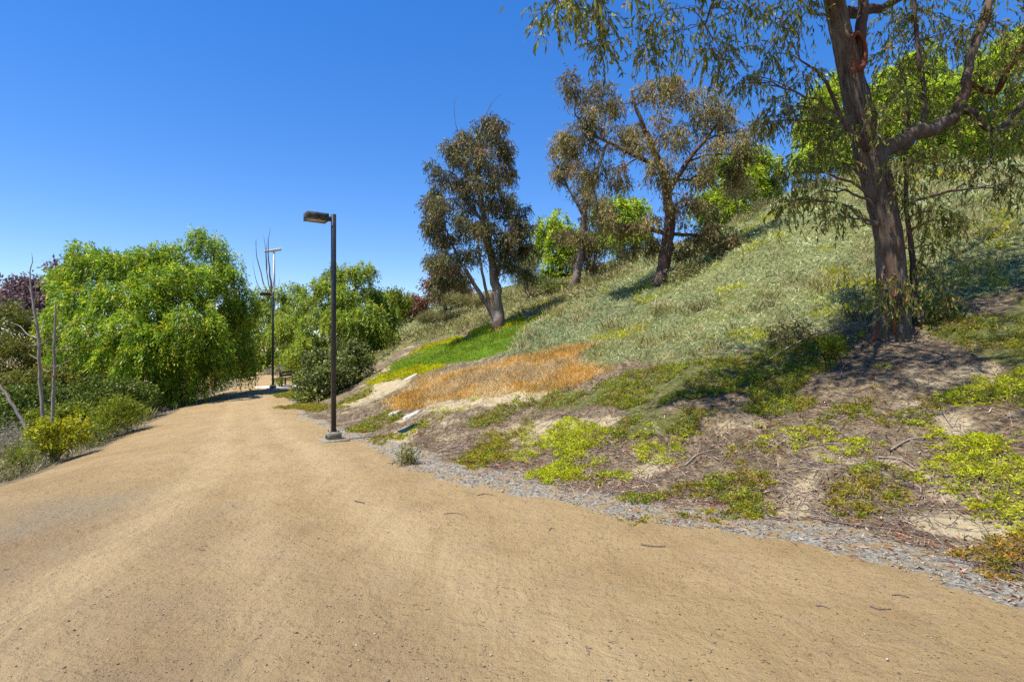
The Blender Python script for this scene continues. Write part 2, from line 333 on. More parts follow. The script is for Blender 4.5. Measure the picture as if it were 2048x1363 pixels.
# ------------------------------------------------------------------ terrain sheet: path, gravel verge, hillside, embankment
def spacing(lo, hi, s0, a, k):
    out = [a]; x = a
    while x < hi: x += s0+max(0, x-a)*k if x < 70 else max(2., (x-50)*.18); out.append(x)
    return out
xr = spacing(0, 2500, .1, 5., .035); xs = np.array([-v for v in xr[::-1]]+list(np.arange(-4.9, 4.95, .1))+xr)
yr = spacing(0, 2500, .1, 9., .024); yb = [1.5]
while yb[-1] > -400: yb.append(yb[-1]-.2-(1.5-yb[-1])*.12)
ys = np.array(yb[::-1]+list(np.arange(1.6, 8.95, .1))+yr)
GX, GY = np.meshgrid(xs, ys); GZ = ground(GX, GY)
TT, _b = toe_t(GX, GY); LL, _b = left_t(GX, GY)
def gz(x, y):
    x = np.asarray(x, float); y = np.asarray(y, float)
    i = np.clip(np.searchsorted(xs, x)-1, 0, len(xs)-2); j = np.clip(np.searchsorted(ys, y)-1, 0, len(ys)-2)
    u = (x-xs[i])/(xs[i+1]-xs[i]); v = (y-ys[j])/(ys[j+1]-ys[j])
    return (GZ[j, i]*(1-u)+GZ[j, i+1]*u)*(1-v)+(GZ[j+1, i]*(1-u)+GZ[j+1, i+1]*u)*v
def gat(A_, x, y):
    i = np.clip(np.searchsorted(xs, x)-1, 0, len(xs)-2); j = np.clip(np.searchsorted(ys, y)-1, 0, len(ys)-2)
    u = (x-xs[i])/(xs[i+1]-xs[i]); v = (y-ys[j])/(ys[j+1]-ys[j])
    return (A_[j, i]*(1-u)+A_[j, i+1]*u)*(1-v)+(A_[j+1, i]*(1-u)+A_[j+1, i+1]*u)*v
def wpoly(pix):
    p = np.array(pix, float); x, y, z = ray(p[:, 0], p[:, 1]); ok = ~np.isnan(x); return np.column_stack([x, y])[ok]
def psd(poly, x, y):
    # signed distance, positive inside
    x = np.asarray(x, float); y = np.asarray(y, float); best = np.full(x.shape, 1e9); ins = np.zeros(x.shape, bool); n = len(poly)
    for k in range(n):
        ax, ay = poly[k]; bx, by = poly[(k+1) % n]; dx, dy = bx-ax, by-ay; l2 = dx*dx+dy*dy+1e-12
        t = np.clip(((x-ax)*dx+(y-ay)*dy)/l2, 0, 1); best = np.minimum(best, np.hypot(x-ax-t*dx, y-ay-t*dy))
        c = ((ay > y) != (by > y)); c &= x < (bx-ax)*(y-ay)/np.where(by == ay, 1e-12, by-ay)+ax; ins ^= c
    return np.where(ins, best, -best)
def zone(polys, x, y, soft=.25, nz=.5, seed=21, ns=.8):
    d = np.max([psd(p, x, y) for p in polys], axis=0)
    return sstep(-soft, soft, d+nz*fbm2(x, y, ns, seed)*1.6)
Z_LAWN = [wpoly([(745,762),(800,722),(860,692),(930,672),(1000,662),(1066,638),(1050,660),(1020,700),(960,720),(880,733),(800,752)])]
Z_YEL = [wpoly([(830,706),(900,680),(990,650),(1060,634),(1068,640),(1000,660),(930,676),(870,694)]), wpoly([(745,765),(770,750),(830,735),(900,728),(880,738),(800,756)])]
Z_PALE = [wpoly([(742,757),(785,727),(850,697),(868,700),(810,727),(758,762)]), wpoly([(670,812),(745,770),(800,757),(835,752),(800,775),(740,805),(690,818)]),
          wpoly([(770,880),(800,850),(845,850),(830,870),(800,890)]), wpoly([(1010,860),(1090,840),(1200,830),(1250,842),(1160,858),(1060,885),(1010,880)]),
          wpoly([(1230,940),(1330,910),(1360,940),(1300,970),(1240,965)]), wpoly([(1580,960),(1640,930),(1650,1010),(1600,1040),(1560,1030)]),
          wpoly([(1800,1030),(1900,1030),(2048,1050),(2120,1085),(1960,1090),(1830,1070)]), wpoly([(1880,840),(1930,825),(1960,850),(1900,870)]),
          wpoly([(900,800),(1000,790),(1100,780),(1090,792),(960,812),(880,830),(800,850),(790,842),(850,812)])]
Z_ORG = [wpoly([(775,805),(830,775),(900,745),(980,732),(1060,716),(1140,697),(1185,688),(1150,716),(1190,742),(1225,732),(1235,738),(1200,752),(1120,770),(1000,780),(900,795),(800,815)])]
_s = wpoly([(770,722),(800,697),(900,674),(985,648),(1060,632),(1050,655),(1010,712),(1060,712),(1140,697),(1190,690),(1155,720),(1210,738),(1290,722),(1400,722),(1500,695),(1620,668),(1740,655),(1800,640),(1900,610),(2040,575)])
Z_SAGE = [np.vstack([_s, [(40,8),(90,60),(40,150),(-60,150),(-60,70),(-20,50),(-13.5,38),(-11,30)]])]
Z_GRN = [wpoly([(1090,800),(1190,772),(1290,738),(1400,722),(1500,698),(1640,672),(1745,665),(1700,705),(1600,765),(1480,790),(1400,800),(1300,828),(1200,822),(1130,815)]),
         wpoly([(1850,660),(1950,625),(2048,590),(2120,600),(2120,740),(2000,735),(1900,700)]), wpoly([(1250,850),(1400,815),(1560,800),(1640,815),(1560,840),(1400,850),(1290,865)])]
D0 = np.hypot(GX, GY); NB = (D0 < 160)
def zw(fn):
    A_ = np.zeros(GX.shape); A_[NB] = fn(GX[NB], GY[NB]); return A_
hillm = sstep(.2, .6, TT)
W = {}
W['w_sage'] = zw(lambda x, y: zone(Z_SAGE, x, y, .35, .6))*hillm; W['w_sage'][(~NB) & (TT > 0)] = 1
W['w_lawn'] = zw(lambda x, y: zone(Z_LAWN, x, y, .35, .6)); W['w_yel'] = zw(lambda x, y: zone(Z_YEL, x, y, .3, .4))
W['w_org'] = zw(lambda x, y: zone(Z_ORG, x, y, .4, .75)); W['w_grn'] = zw(lambda x, y: zone(Z_GRN, x, y, .3, .7))
W['w_pale'] = zw(lambda x, y: zone(Z_PALE, x, y, .25, .35))
tn = TT+.75*fbm2(GX, GY, 1.1, 31)+.25*fbm2(GX, GY, .35, 32)
W['w_lit'] = sstep(-.22, .12, tn)
gw = np.interp(GX, [-6, -3.5, -1, 1.5, 3.5, 5], [.15, .5, .9, .75, .75, .8])
W['w_grav'] = sstep(-1.12*gw, -.75*gw, tn)*(GY < 26)
_wd = TT-(-LL); fr = np.clip(-LL/np.maximum(.5, -LL-TT), -1, 2)      # fraction across the path from its left edge
W['w_track'] = (np.exp(-((fr-.46)/.045)**2)+np.exp(-((fr-.70)/.045)**2)+.7*np.exp(-((fr-.58)/.03)**2))*(TT < 0)*(LL < 0)*(GY > 0)
W['w_bank'] = sstep(-.1, .5, LL+.9*fbm2(GX, GY, 1.4, 41))
# a grey worn streak on the left shoulder of the path
_k = wpoly([(20,1040),(120,1000),(240,985),(310,990),(200,1020),(90,1050),(0,1075)])
W['w_grey'] = zw(lambda x, y: zone([_k], x, y, .5, .5))
W['w_soil_vignette'] = zw(lambda x, y: zone([np.array([(-9., -4.), (-7., 4.), (-4.8, 6.0), (-2.9, 4.6), (-1.6, 3.5), (-.6, 2.8), (.2, 1.5), (.5, -4.)])], x, y, 1.6, 1.6, 23, 1.6))  # foreground-left zone: darker, grittier soil plus corner vignetting painted into the sand
t = NT('terrain_ground')
PV = t.map((1, .16, 1), (0, 0, R(-24)))          # stretched along the run of the path
big = t.noise(.30, 5, .6); mid = t.noise(1.9, 7, .62); fine = t.noise(26, 8, .72); grit = t.noise(95, 4, .75); strk = t.noise(2.4, 7, .65, PV, .4)
tone = t.ma('ADD', t.ma('MULTIPLY', mid, .45), t.ma('MULTIPLY', big, .55))
path = t.ramp(tone, [(.36, (.249, .170, .082)), (.46, (.295, .204, .096)), (.54, (.325, .230, .109)), (.66, (.368, .266, .132))])
path = t.mix(t.mr(t.noise(.8, 5, .6, None, .6), .48, .64, 0., .55), path, (.358, .252, .131))
path = t.mix(t.mr(strk, .5, .7, 0., .4), path, (.253, .170, .077))
path = t.mix(t.mr(fine, .52, .76, 0., .5), path, (.176, .119, .058))
path = t.mix(t.mr(grit, .55, .7, 0., .6), path, (.428, .324, .170))
path = t.mix(t.mr(t.noise(70, 3, .6), .60, .68, 0., .8), path, (.076, .055, .031))
vs1 = t.vor(34., None, 'Color'); sp = t.n('ShaderNodeSeparateColor'); t.l(vs1, sp.inputs[0]); vd = t.vor(34., t.map((1, 1.5, 1)))
speck = t.ma('MULTIPLY', t.mr(sp.outputs[0], .80, .9), t.mr(vd, .35, .1))
path = t.mix(t.ma('MULTIPLY', speck, t.mr(mid, .42, .6)), path, (.084, .064, .044))
path = t.mix(t.ma('MULTIPLY', t.attr('w_soil_vignette'), t.mr(mid, .35, .62, .25, .75)), path, (.205, .142, .087))  # soil tint and vignette darkening, both put into the sand colour
gp = t.ma('MULTIPLY', t.mr(t.noise(1.5, 7, .7), .54, .68), t.mr(t.noise(48, 4, .7), .42, .6))      # patches of loose grey grit and of darker crumbs
path = t.mix(t.ma('MULTIPLY', gp, t.mr(t.attr('w_soil_vignette'), 0., 1., .35, .8, False)), path, (.218, .190, .149))
cr = t.ma('MULTIPLY', t.mr(t.noise(2.7, 6, .7, t.map((1, .6, 1), (0, 0, R(30)))), .55, .66), t.mr(t.noise(30, 5, .75), .46, .62))
path = t.mix(t.ma('MULTIPLY', cr, .5), path, (.150, .097, .054))
path = t.mix(t.ma('MULTIPLY', t.attr('w_grey'), t.mr(fine, .3, .6, .1, .7)), path, (.231, .201, .129))
path = t.mix(t.ma('MULTIPLY', t.attr('w_track'), t.mr(strk, .35, .65, .25, .85)), path, (.407, .301, .158))
gv = t.vor(46., None, 'Color'); gsp = t.n('ShaderNodeSeparateColor'); t.l(gv, gsp.inputs[0])
grav = t.ramp(gsp.outputs[1], [(0., (.101, .094, .081)), (.35, (.211, .201, .163)), (.75, (.286, .265, .210)), (1., (.396, .368, .309))])
grav = t.mix(t.mr(t.noise(5, 6, .7), .46, .62), grav, path)
LV = t.map((1, .3, 1), (0, 0, R(40)))
lit = t.ramp(t.noise(11, 7, .72, LV, 1.2), [(.34, (.037, .025, .013)), (.47, (.125, .090, .049)), (.57, (.214, .165, .093)), (.70, (.339, .273, .158))])
pale = t.ramp(t.noise(6, 6, .7), [(.3, (.261, .197, .109)), (.6, (.423, .350, .210))])
lit = t.mix(t.mr(t.noise(1.3, 6, .65), .52, .66, 0., .85), lit, pale)
sage = t.ramp(t.noise(7, 6, .7), [(.3, (.09, .10, .035)), (.6, (.2, .21, .09)), (.75, (.28, .27, .13))])
lawn = t.ramp(t.noise(3, 6, .7), [(.3, (.05, .12, .008)), (.7, (.11, .2, .012))])
yel = t.ramp(t.noise(9, 5, .7), [(.3, (.16, .2, .012)), (.7, (.34, .34, .03))])
org = t.ramp(t.noise(7, 5, .7), [(.3, (.22, .13, .05)), (.7, (.42, .27, .12))])
grn = t.ramp(t.noise(12, 6, .7), [(.3, (.06, .06, .02)), (.55, (.12, .13, .03)), (.75, (.2, .17, .09))])
bank = t.ramp(t.noise(5, 6, .7), [(.3, (.08, .065, .035)), (.6, (.2, .16, .10)), (.75, (.3, .24, .15))])
dn = t.noise(4.5, 5, .65)
def lay(c, name, col, amt=.5):
    f = t.mr(t.ma('ADD', t.attr(name), t.ma('MULTIPLY', t.ma('SUBTRACT', dn, .5), amt*1.6)), .35, .65)
    return t.mix(t.ma('MULTIPLY', f, t.mr(t.attr(name), 0., .06)), c, col)
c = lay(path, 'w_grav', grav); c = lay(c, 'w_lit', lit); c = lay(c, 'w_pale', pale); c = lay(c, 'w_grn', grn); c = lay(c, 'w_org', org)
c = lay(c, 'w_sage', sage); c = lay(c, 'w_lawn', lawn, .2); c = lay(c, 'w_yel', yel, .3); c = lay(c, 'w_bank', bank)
h = t.ma('ADD', t.ma('ADD', t.ma('MULTIPLY', fine, 1.0), t.ma('MULTIPLY', grit, .3)), t.ma('ADD', t.ma('MULTIPLY', t.noise(9, 4, .6), 1.2), t.ma('MULTIPLY', speck, .5)))
h = t.ma('ADD', t.ma('ADD', h, t.ma('MULTIPLY', strk, 1.4)), t.ma('MULTIPLY', t.noise(3.6, 5, .6, None, .8), 2.2))
t.out(c, .95, t.bump(h, .03, 1.), spec=.15)
nx, ny = len(xs), len(ys); idx = np.arange(nx*ny).reshape(ny, nx)
quads = np.stack([idx[:-1, :-1], idx[:-1, 1:], idx[1:, 1:], idx[1:, :-1]], -1).reshape(-1, 4)
ft = .25*(TT[:-1, :-1]+TT[1:, 1:]+TT[:-1, 1:]+TT[1:, :-1]).ravel(); fl = .25*(LL[:-1, :-1]+LL[1:, 1:]+LL[:-1, 1:]+LL[1:, :-1]).ravel()
fg = .25*(W['w_grav'][:-1, :-1]+W['w_grav'][1:, 1:]+W['w_grav'][:-1, 1:]+W['w_grav'][1:, :-1]).ravel()
AV = np.column_stack([GX.ravel(), GY.ravel(), GZ.ravel()])
def part_of_sheet(name, mask):
    q = quads[mask]; u, inv = np.unique(q, return_inverse=True); mb = MB(); mb.add(AV[u], inv.reshape(-1, 4)); o = mb.obj(name, 'terrain_ground', None, True, 'structure')
    for k, a in W.items():
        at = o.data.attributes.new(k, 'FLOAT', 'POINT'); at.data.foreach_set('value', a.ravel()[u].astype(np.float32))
    return o
mh = ft > .05; mb_ = (~mh) & (fl > .15); mg = (~mh) & (~mb_) & (fg > .5); mp = ~(mh | mb_ | mg)
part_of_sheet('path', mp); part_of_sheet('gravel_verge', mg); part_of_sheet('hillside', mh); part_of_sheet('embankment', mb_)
# ------------------------------------------------------------------ plant builders
def to_base(px, d): x = (px-CX)/F*d; return np.array([x, d, float(gz(x, d))])
def skel(pts, d, n=None):
    # pts: (px, py, radius m, depth offset)
    P = np.array([[*P3(p[0], p[1], d+(p[3] if len(p) > 3 else 0)), p[2]] for p in pts])
    return resample(P, n or max(8, 6*len(pts)))
def limb_obj(S, mat, parent, name='limb', n=10, rough=.0, seed=0):
    S = S.copy(); gj = np.random.default_rng(seed+len(S)); jt = gj.normal(size=(len(S), 3)); jt[1:-1] = (jt[:-2]+2*jt[1:-1]+jt[2:])*.35; jt[0] = jt[-1] = 0; S[:, :3] += jt*S[:, 3:4]*.22
    mb = MB(); L = np.r_[0, np.cumsum(np.linalg.norm(np.diff(S[:, :3], axis=0), axis=1))]
    def disp(i, th):
        r = S[:, 3][:, None]; a = th[None, :]
        u = fbm2(np.cos(a)*3+np.sin(a)*1.7+0*L[:, None], L[:, None]*1.2+seed+0*a, .5, seed, 3)
        v = noise2(np.cos(a)*6+50+0*L[:, None], np.sin(a)*6+L[:, None]*1.4, .55, seed+5)-.5
        return r*(rough*1.2*u+rough*.9*v)
    tube(mb, S[:, :3], S[:, 3], n, True, disp if rough else None); return mb.obj(name, mat, parent, True)
def bez(a, b, c, n):
    t = np.linspace(0, 1, n)[:, None]; return (1-t)**2*a+2*t*(1-t)*b+t*t*c
def branch_to(nodes, c, r, mat, parent, rmax=.05, nsub=4, g=rng, seg=9, name='branch', sub_scale=.8):
    d = np.linalg.norm(nodes[:, :3]-c, axis=1)+1.1*np.maximum(0, nodes[:, 2]-c[2]+.15*np.linalg.norm(nodes[:, :3]-c, axis=1))
    k = int(d.argmin()); a = nodes[k, :3]; L = np.linalg.norm(c-a)
    mb = MB(); ctrl = a+(c-a)*.5+UP*.16*L+g.normal(size=3)*.07*L
    P = bez(a, ctrl, c, seg); P[1:-1] += g.normal(size=(seg-2, 3))*.012*L
    r0 = min(nodes[k, 3]*.75, rmax, .012+.014*L); rr = np.linspace(r0, max(.004, r0*.3), seg); tube(mb, P, rr, 6)
    tips = [np.column_stack([P, rr])]
    for _ in range(nsub):
        j = int(g.integers(seg//2, seg)); e, _d = ell(1, c, r*sub_scale, .4, g); e = e[0]; s = P[j]
        Q = bez(s, s+(e-s)*.5+UP*.1*np.linalg.norm(e-s), e, 6); q0 = max(.004, rr[j]*.6); rs = np.linspace(q0, .0035, 6); tube(mb, Q, rs, 4, False)
        tips.append(np.column_stack([Q, rs]))
    mb.obj(name, mat, parent, True); return np.vstack(tips)
def euc_leaves(mb, c, r, ntw, k, ll, lw, g=rng, two=False, twm=None, tl=.5, p=.55):
    s, dr = ell(ntw, c, r, p, g)
    td = norm(dr*.7+g.normal(size=(ntw, 3))*.55+np.array([0, 0, -.35])); tlen = tl*g.uniform(.5, 1.2, (ntw, 1))
    u = np.linspace(.12, 1, k)[None, :, None]; u = np.clip(u+g.normal(size=(ntw, k, 1))*.05, .02, 1)
    P = s[:, None]+td[:, None]*tlen[:, None]*u+np.array([0, 0, -1.])*(tlen[:, None]*u*u*.55)
    D = norm(td[:, None]*.35+g.normal(size=(ntw, k, 3))*.42+np.array([0, 0, -.85])); n = ntw*k
    rhombs(mb, P.reshape(-1, 3), D.reshape(-1, 3), ll*g.uniform(.6, 1.2, n), lw*g.uniform(.7, 1.2, n), .06, None, g, two)
    if twm is not None:
        for q in range(ntw):
            uu = np.linspace(0, 1, 4)[:, None]; tube(twm, s[q]+td[q]*tlen[q]*uu+np.array([0, 0, -1.])*tlen[q]*uu*uu*.55, [.0035, .003, .0025, .002], 3, False)
def pepper_leaves(mb, c, r, nt_, ns, k, ll, lw, g=rng, sl=.55, lo=-1.):
    dr = norm(g.normal(size=(nt_*2, 3))); dr = dr[dr[:, 2] > lo][:nt_]; nt2 = len(dr); q = g.uniform(.55, 1.02, (nt2, 1))**.6
    s = c+dr*q*r; az = norm(dr*np.array([1, 1, .4])[None]+np.array([0, 0, .15]))
    sd = norm(az[:, None]*.9+g.normal(size=(nt2, ns, 3))*.38); L = sl*g.uniform(.55, 1.25, (nt2, ns, 1, 1))
    u = np.linspace(.1, 1, k)[None, None, :, None]+g.normal(size=(nt2, ns, k, 1))*.04
    P = s[:, None, None]+g.normal(size=(nt2, ns, 1, 3))*.05+sd[:, :, None]*L*u*.42+np.array([0, 0, -1.])*L*u*u*.95
    tan = sd[:, :, None]*.75+np.array([0, 0, -1.])*u*1.0; D = norm(tan+g.normal(size=(nt2, ns, k, 3))*.5); n = nt2*ns*k
    rhombs(mb, P.reshape(-1, 3), D.reshape(-1, 3), ll*g.uniform(.6, 1.25, n), lw*g.uniform(.7, 1.25, n), .12, UP+g.normal(size=(n, 3))*.7, g)
def shrub_leaves(mb, c, r, n, ll, lw, g=rng, up=.25, p=.3):
    k = 6; m = max(1, n//k); s, dr = ell(m, c, r, p, g); td = norm(dr+g.normal(size=(m, 3))*.5+UP*up)
    u = np.linspace(0, 1, k)[None, :, None]; P = s[:, None]+td[:, None]*u*ll*2.2
    D = norm(td[:, None]*.5+g.normal(size=(m, k, 3))*.75); N = m*k
    rhombs(mb, P.reshape(-1, 3), D.reshape(-1, 3), ll*g.uniform(.6, 1.25, N), lw*g.uniform(.7, 1.25, N), .03, None, g)
def tree(name, label, cat, d, trunk, blobs, leaf, leafmat, bark, group=None, limbs=(), rough=.12, tn=12, rmax=.05, nsub=4, split=7, sr=(.22, .44)):
    g = np.random.default_rng(abs(hash(label)) % 2**31 if False else sum(ord(ch)*(i+1) for i, ch in enumerate(label)) % 99991)
    S = skel(trunk, d); b = S[0, :3].copy(); zb = float(gz(b[0], b[1]))
    if abs(S[0, 2]-zb) > .02:          # root the trunk in the ground
        ext = S[0].copy(); ext[2] = zb-.08; ext[3] *= 1.15
        S = np.vstack([ext, S]) if S[0, 2] > zb else S[S[:, 2] > zb-.1]
        if S[0, 2] > zb-.05: ext = S[0].copy(); ext[2] = zb-.1; S = np.vstack([ext, S])
    root = thing(name, label, cat, (S[0, 0], S[0, 1], zb), group)
    limb_obj(S, bark, root, 'trunk', tn, rough, 3); nodes = [S]
    for lb in limbs:
        L = skel(lb, d); limb_obj(L, bark, root, 'limb', 9, rough*.8, 7); nodes.append(L)
    nd = np.vstack(nodes); nd = nd[nd[:, 2] > zb+.25*min(1.5, (S[-1, 2]-zb))]
    mb = MB()
    for bl in blobs:
        c, r = blob3(bl, d); branch_to(nd, c, r, bark, root, rmax, nsub, g)
        for q in range(split):
            sc, _d = ell(1, c, r*.78, .35, g); leaf(mb, sc[0], r*g.uniform(*sr), g)
    o = mb.obj('foliage', leafmat, root, False, 'stuff')
    return root
def euc(mul=1., ll=.14, lw=.03, k=8, dens=46., tl=.5):
    def f(mb, c, r, g): euc_leaves(mb, c, r, int(max(20, mul*3.0*dens*(r[0]*r[2])**.9)), k, ll, lw, g, False, None, tl)
    return f
def pep(mul=1., ll=.13, lw=.03, ns=6, k=7, sl=.55, lo=-.6):
    def f(mb, c, r, g): pepper_leaves(mb, c, r, int(max(6, mul*62*(r[0]*r[2]+r[0]*r[1])*.7)), ns, k, ll, lw, g, sl, lo)
    return f
def shr(mul=1., ll=.06, lw=.03, up=.25, p=.3):
    def f(mb, c, r, g): shrub_leaves(mb, c, r, int(max(40, mul*3600*(r[0]*r[2]+r[0]*r[1])*.6)), ll, lw, g, up, p)
    return f
def shrub(name, label, cat, d, blobs, leaf, leafmat, bark='twig_wood', group=None, nst=6, base=None):
    g = np.random.default_rng(sum(ord(ch)*(i+1) for i, ch in enumerate(label)) % 99991)
    bb = [blob3(b, d) for b in blobs]; c0 = np.mean([b[0] for b in bb], axis=0)
    if base is not None: bx, by = base
    else: bx, by = c0[0], c0[1]
    zb = float(gz(bx, by)); root = thing(name, label, cat, (bx, by, zb), group); mb = MB()
    for c, r in bb:
        for q in range(4):
            sc, _d = ell(1, c, r*.7, .4, g); leaf(mb, sc[0], r*g.uniform(.42, .68), g)
        for _ in range(max(1, nst//len(bb))):
            e, _q = ell(1, c, r*.85, .5, g); e = e[0]; s = np.array([bx, by, zb-.04])+np.append(g.normal(size=2)*.06, 0)
            Q = bez(s, s+(e-s)*.45+UP*.2*np.linalg.norm(e-s), e, 7); st = MB(); tube(st, Q, np.linspace(.02, .005, 7)*min(1.5, .5+np.linalg.norm(e-s)*.5), 5); st.obj('stem', bark, root, True)
    mb.obj('foliage', leafmat, root, False, 'stuff'); return root
# ------------------------------------------------------------------ street lamps
LA = math.atan2(-.56, -.83)
def lamp(label, base, H=4.02):
    x, y, z = base; root = thing('street_lamp', label, 'street lamp', base, 'lamp posts along the path')
    ca, sa = math.cos(LA), math.sin(LA)
    m = MB(); box(m, (x, y, z-.05), .46, .46, .075, LA, 1., .01); m.obj('footing_pad', 'concrete', root)
    m = MB(); box(m, (x, y, z+.025), .235, .235, .125, LA, .98, .012); bs = m.obj('base_block', 'concrete', root)
    m = MB(); px_, py_ = x+ca*.119, y+sa*.119; box(m, (px_, py_, z+.06), .02, .05, .045, LA, 1., .004); h = m.obj('conduit_hole', 'dark_timber', bs)
    m = MB(); box(m, (x, y, z+.15), .076, .076, H-.15, LA, 1., .006); m.obj('post', 'post_paint', root)
    m = MB(); box(m, (x+sa*.039, y-ca*.039, z+.42), .05, .006, .12, LA, 1., .003); m.obj('hand_hole_cover', 'head_paint', root)
    for sx_ in (-1, 1):
        for sy_ in (-1, 1):
            m = MB(); bx_, by_ = sx_*.07, sy_*.07; tube(m, [(x+ca*bx_-sa*by_, y+sa*bx_+ca*by_, z+.14), (x+ca*bx_-sa*by_, y+sa*bx_+ca*by_, z+.178)], [.011, .011], 6); m.obj('anchor_bolt', 'head_paint', root)
    hz = z+H-.145
    m = MB(); box(m, (x+ca*.075, y+sa*.075, hz+.015), .085, .06, .075, LA, 1., .006); m.obj('arm', 'post_paint', root)
    hx, hy = x+ca*.30, y+sa*.30
    m = MB(); box(m, (hx, hy, hz), .37, .27, .115, LA, 1., .003)
    # open rim below the housing
    for s_ in (-1, 1):
        box(m, (hx-sa*s_*.128, hy+ca*s_*.128, hz-.014), .37, .014, .016, LA, 1., .002); box(m, (hx+ca*s_*.178, hy+sa*s_*.178, hz-.014), .014, .242, .016, LA, 1., .002)
    hd = m.obj('lamp_head', 'head_paint', root)
    m = MB(); box(m, (hx, hy, hz-.006), .335, .238, .008, LA, 1., .002); m.obj('lens', 'lens_plastic', hd)
    for s_ in (-1, 1):
        m = MB(); box(m, (hx-sa*s_*.09, hy+ca*s_*.09, hz+.116), .02, .02, .012, LA); m.obj('screw', 'head_paint', hd)
    return root
b1 = np.array([-3.18, 9.8, 0.]); b1[2] = gz(b1[0], b1[1]); lamp('tall dark square lamp post standing on concrete block at path edge', b1)
b2 = np.array([-9.98, 22.95, 0.]); b2[2] = gz(b2[0], b2[1]); lamp('small far dark lamp post beside the bench where path meets shade', b2)
# ------------------------------------------------------------------ sports floodlight mast beyond the trees
d = 125.; x = (548-CX)/F*d; zb = float(gz(x, d)); mt = thing('floodlight_mast', 'distant floodlight mast rising above the trees left of lamp post', 'floodlight', (x, d, zb))
zt = EYE+200/F*d; m = MB(); tube(m, [(x, d, zb-.3), (x, d, zt*.5), (x, d, zt)], [.36, .3, .22], 10); m.obj('mast', 'mast_steel', mt, True)
m = MB(); tube(m, [(x-1.9, d, zt-.45), (x+1.6, d, zt+.05)], [.09, .09], 6); cb = m.obj('crossbar', 'mast_steel', mt)
for k in range(6):
    u = -1.75+k*.64; m = MB(); V = []
    zz = zt-.2+.143*u; tube(m, [(x+u, d+.25, zz+.32), (x+u, d, zz+.2), (x+u, d-.3, zz+.05)], [.12, .3, .36], 10); m.obj('floodlight', 'flood_shell', mt, True)
# ------------------------------------------------------------------ bench and slab by the far lamp
d = 24.3; bx = (566-CX)/F*d; by = d; zb = float(gz(bx, by))
m = MB(); box(m, (bx-.05, by-.25, zb-.08), 1.3, 1.5, .12, R(-20), 1., .01); sl = m.obj('concrete_slab', 'concrete_pale'); tag(sl, 'pale concrete slab on the ground beside the far lamp post', 'slab')
bn = thing('park_bench', 'small dark bench on pale slab beside the far lamp post', 'bench', (bx, by, zb+.04)); zt = zb+.04
for q, yy in enumerate((-.62, .62)):
    m = MB(); box(m, (bx+.2, by+yy, zt), .07, .07, .68, 0, 1., .006); m.obj('post', 'dark_timber', bn)
    m = MB(); box(m, (bx-.15, by+yy, zt), .06, .06, .30, 0, 1., .006); m.obj('leg', 'dark_timber', bn)
for q in range(3): m = MB(); box(m, (bx-.17+.13*q, by, zt+.30), .11, 1.4, .04, 0, 1., .005); m.obj('seat_slat', 'dark_timber', bn)
for q in range(2): m = MB(); box(m, (bx+.15, by, zt+.42+.13*q), .03, 1.4, .10, 0, 1., .005); m.obj('back_slat', 'dark_timber', bn)
# ------------------------------------------------------------------ big near eucalyptus
g = np.random.default_rng(5); d = 9.24
TR = [(1780,735,0.295),(1781,690,0.270),(1784,640,0.246),(1785,600,0.225),(1780,500,0.208),(1762,400,0.208),(1738,300,0.208),(1712,200,0.184),(1690,100,0.164),(1668,0,0.147),(1640,-150,0.123,-.3),(1600,-330,0.090,-.6),(1590,-480,0.041,-.8)]
S = skel(TR, d, 230); zb = float(gz(S[0, 0], S[0, 1]))
bt = thing('eucalyptus_tree', 'large near eucalyptus with thick furrowed trunk leaning over the bank', 'tree', (S[0, 0], S[0, 1], zb))
Ls = np.r_[0, np.cumsum(np.linalg.norm(np.diff(S[:, :3], axis=0), axis=1))]
def bark_disp(i, th):
    a = th[None, :]; L = Ls[:, None]; r = S[:, 3][:, None]; u = a*r*0+a*.26
    ridg = np.abs(noise2(np.cos(a)*2.2+9+.25*np.sin(L*1.3), np.sin(a)*2.2+L*.16, .17, 3)-.5)*2
    rid2 = np.abs(noise2(np.cos(a)*2.2+3, np.sin(a)*2.2+L*.35, .085, 8)-.5)*2
    flare = .17*np.exp(-L/.42)*(.5+.8*noise2(np.cos(a)*2+7, np.sin(a)*2+0*L, .7, 2))
    return .034*ridg+.016*rid2-.022+.05*fbm2(np.cos(a)+0*L, np.sin(a)+L*.8, .8, 6, 2)+flare
m = MB(); tube(m, S[:, :3], S[:, 3], 96, True, bark_disp); m.obj('trunk', 'bark_dark', bt, True)
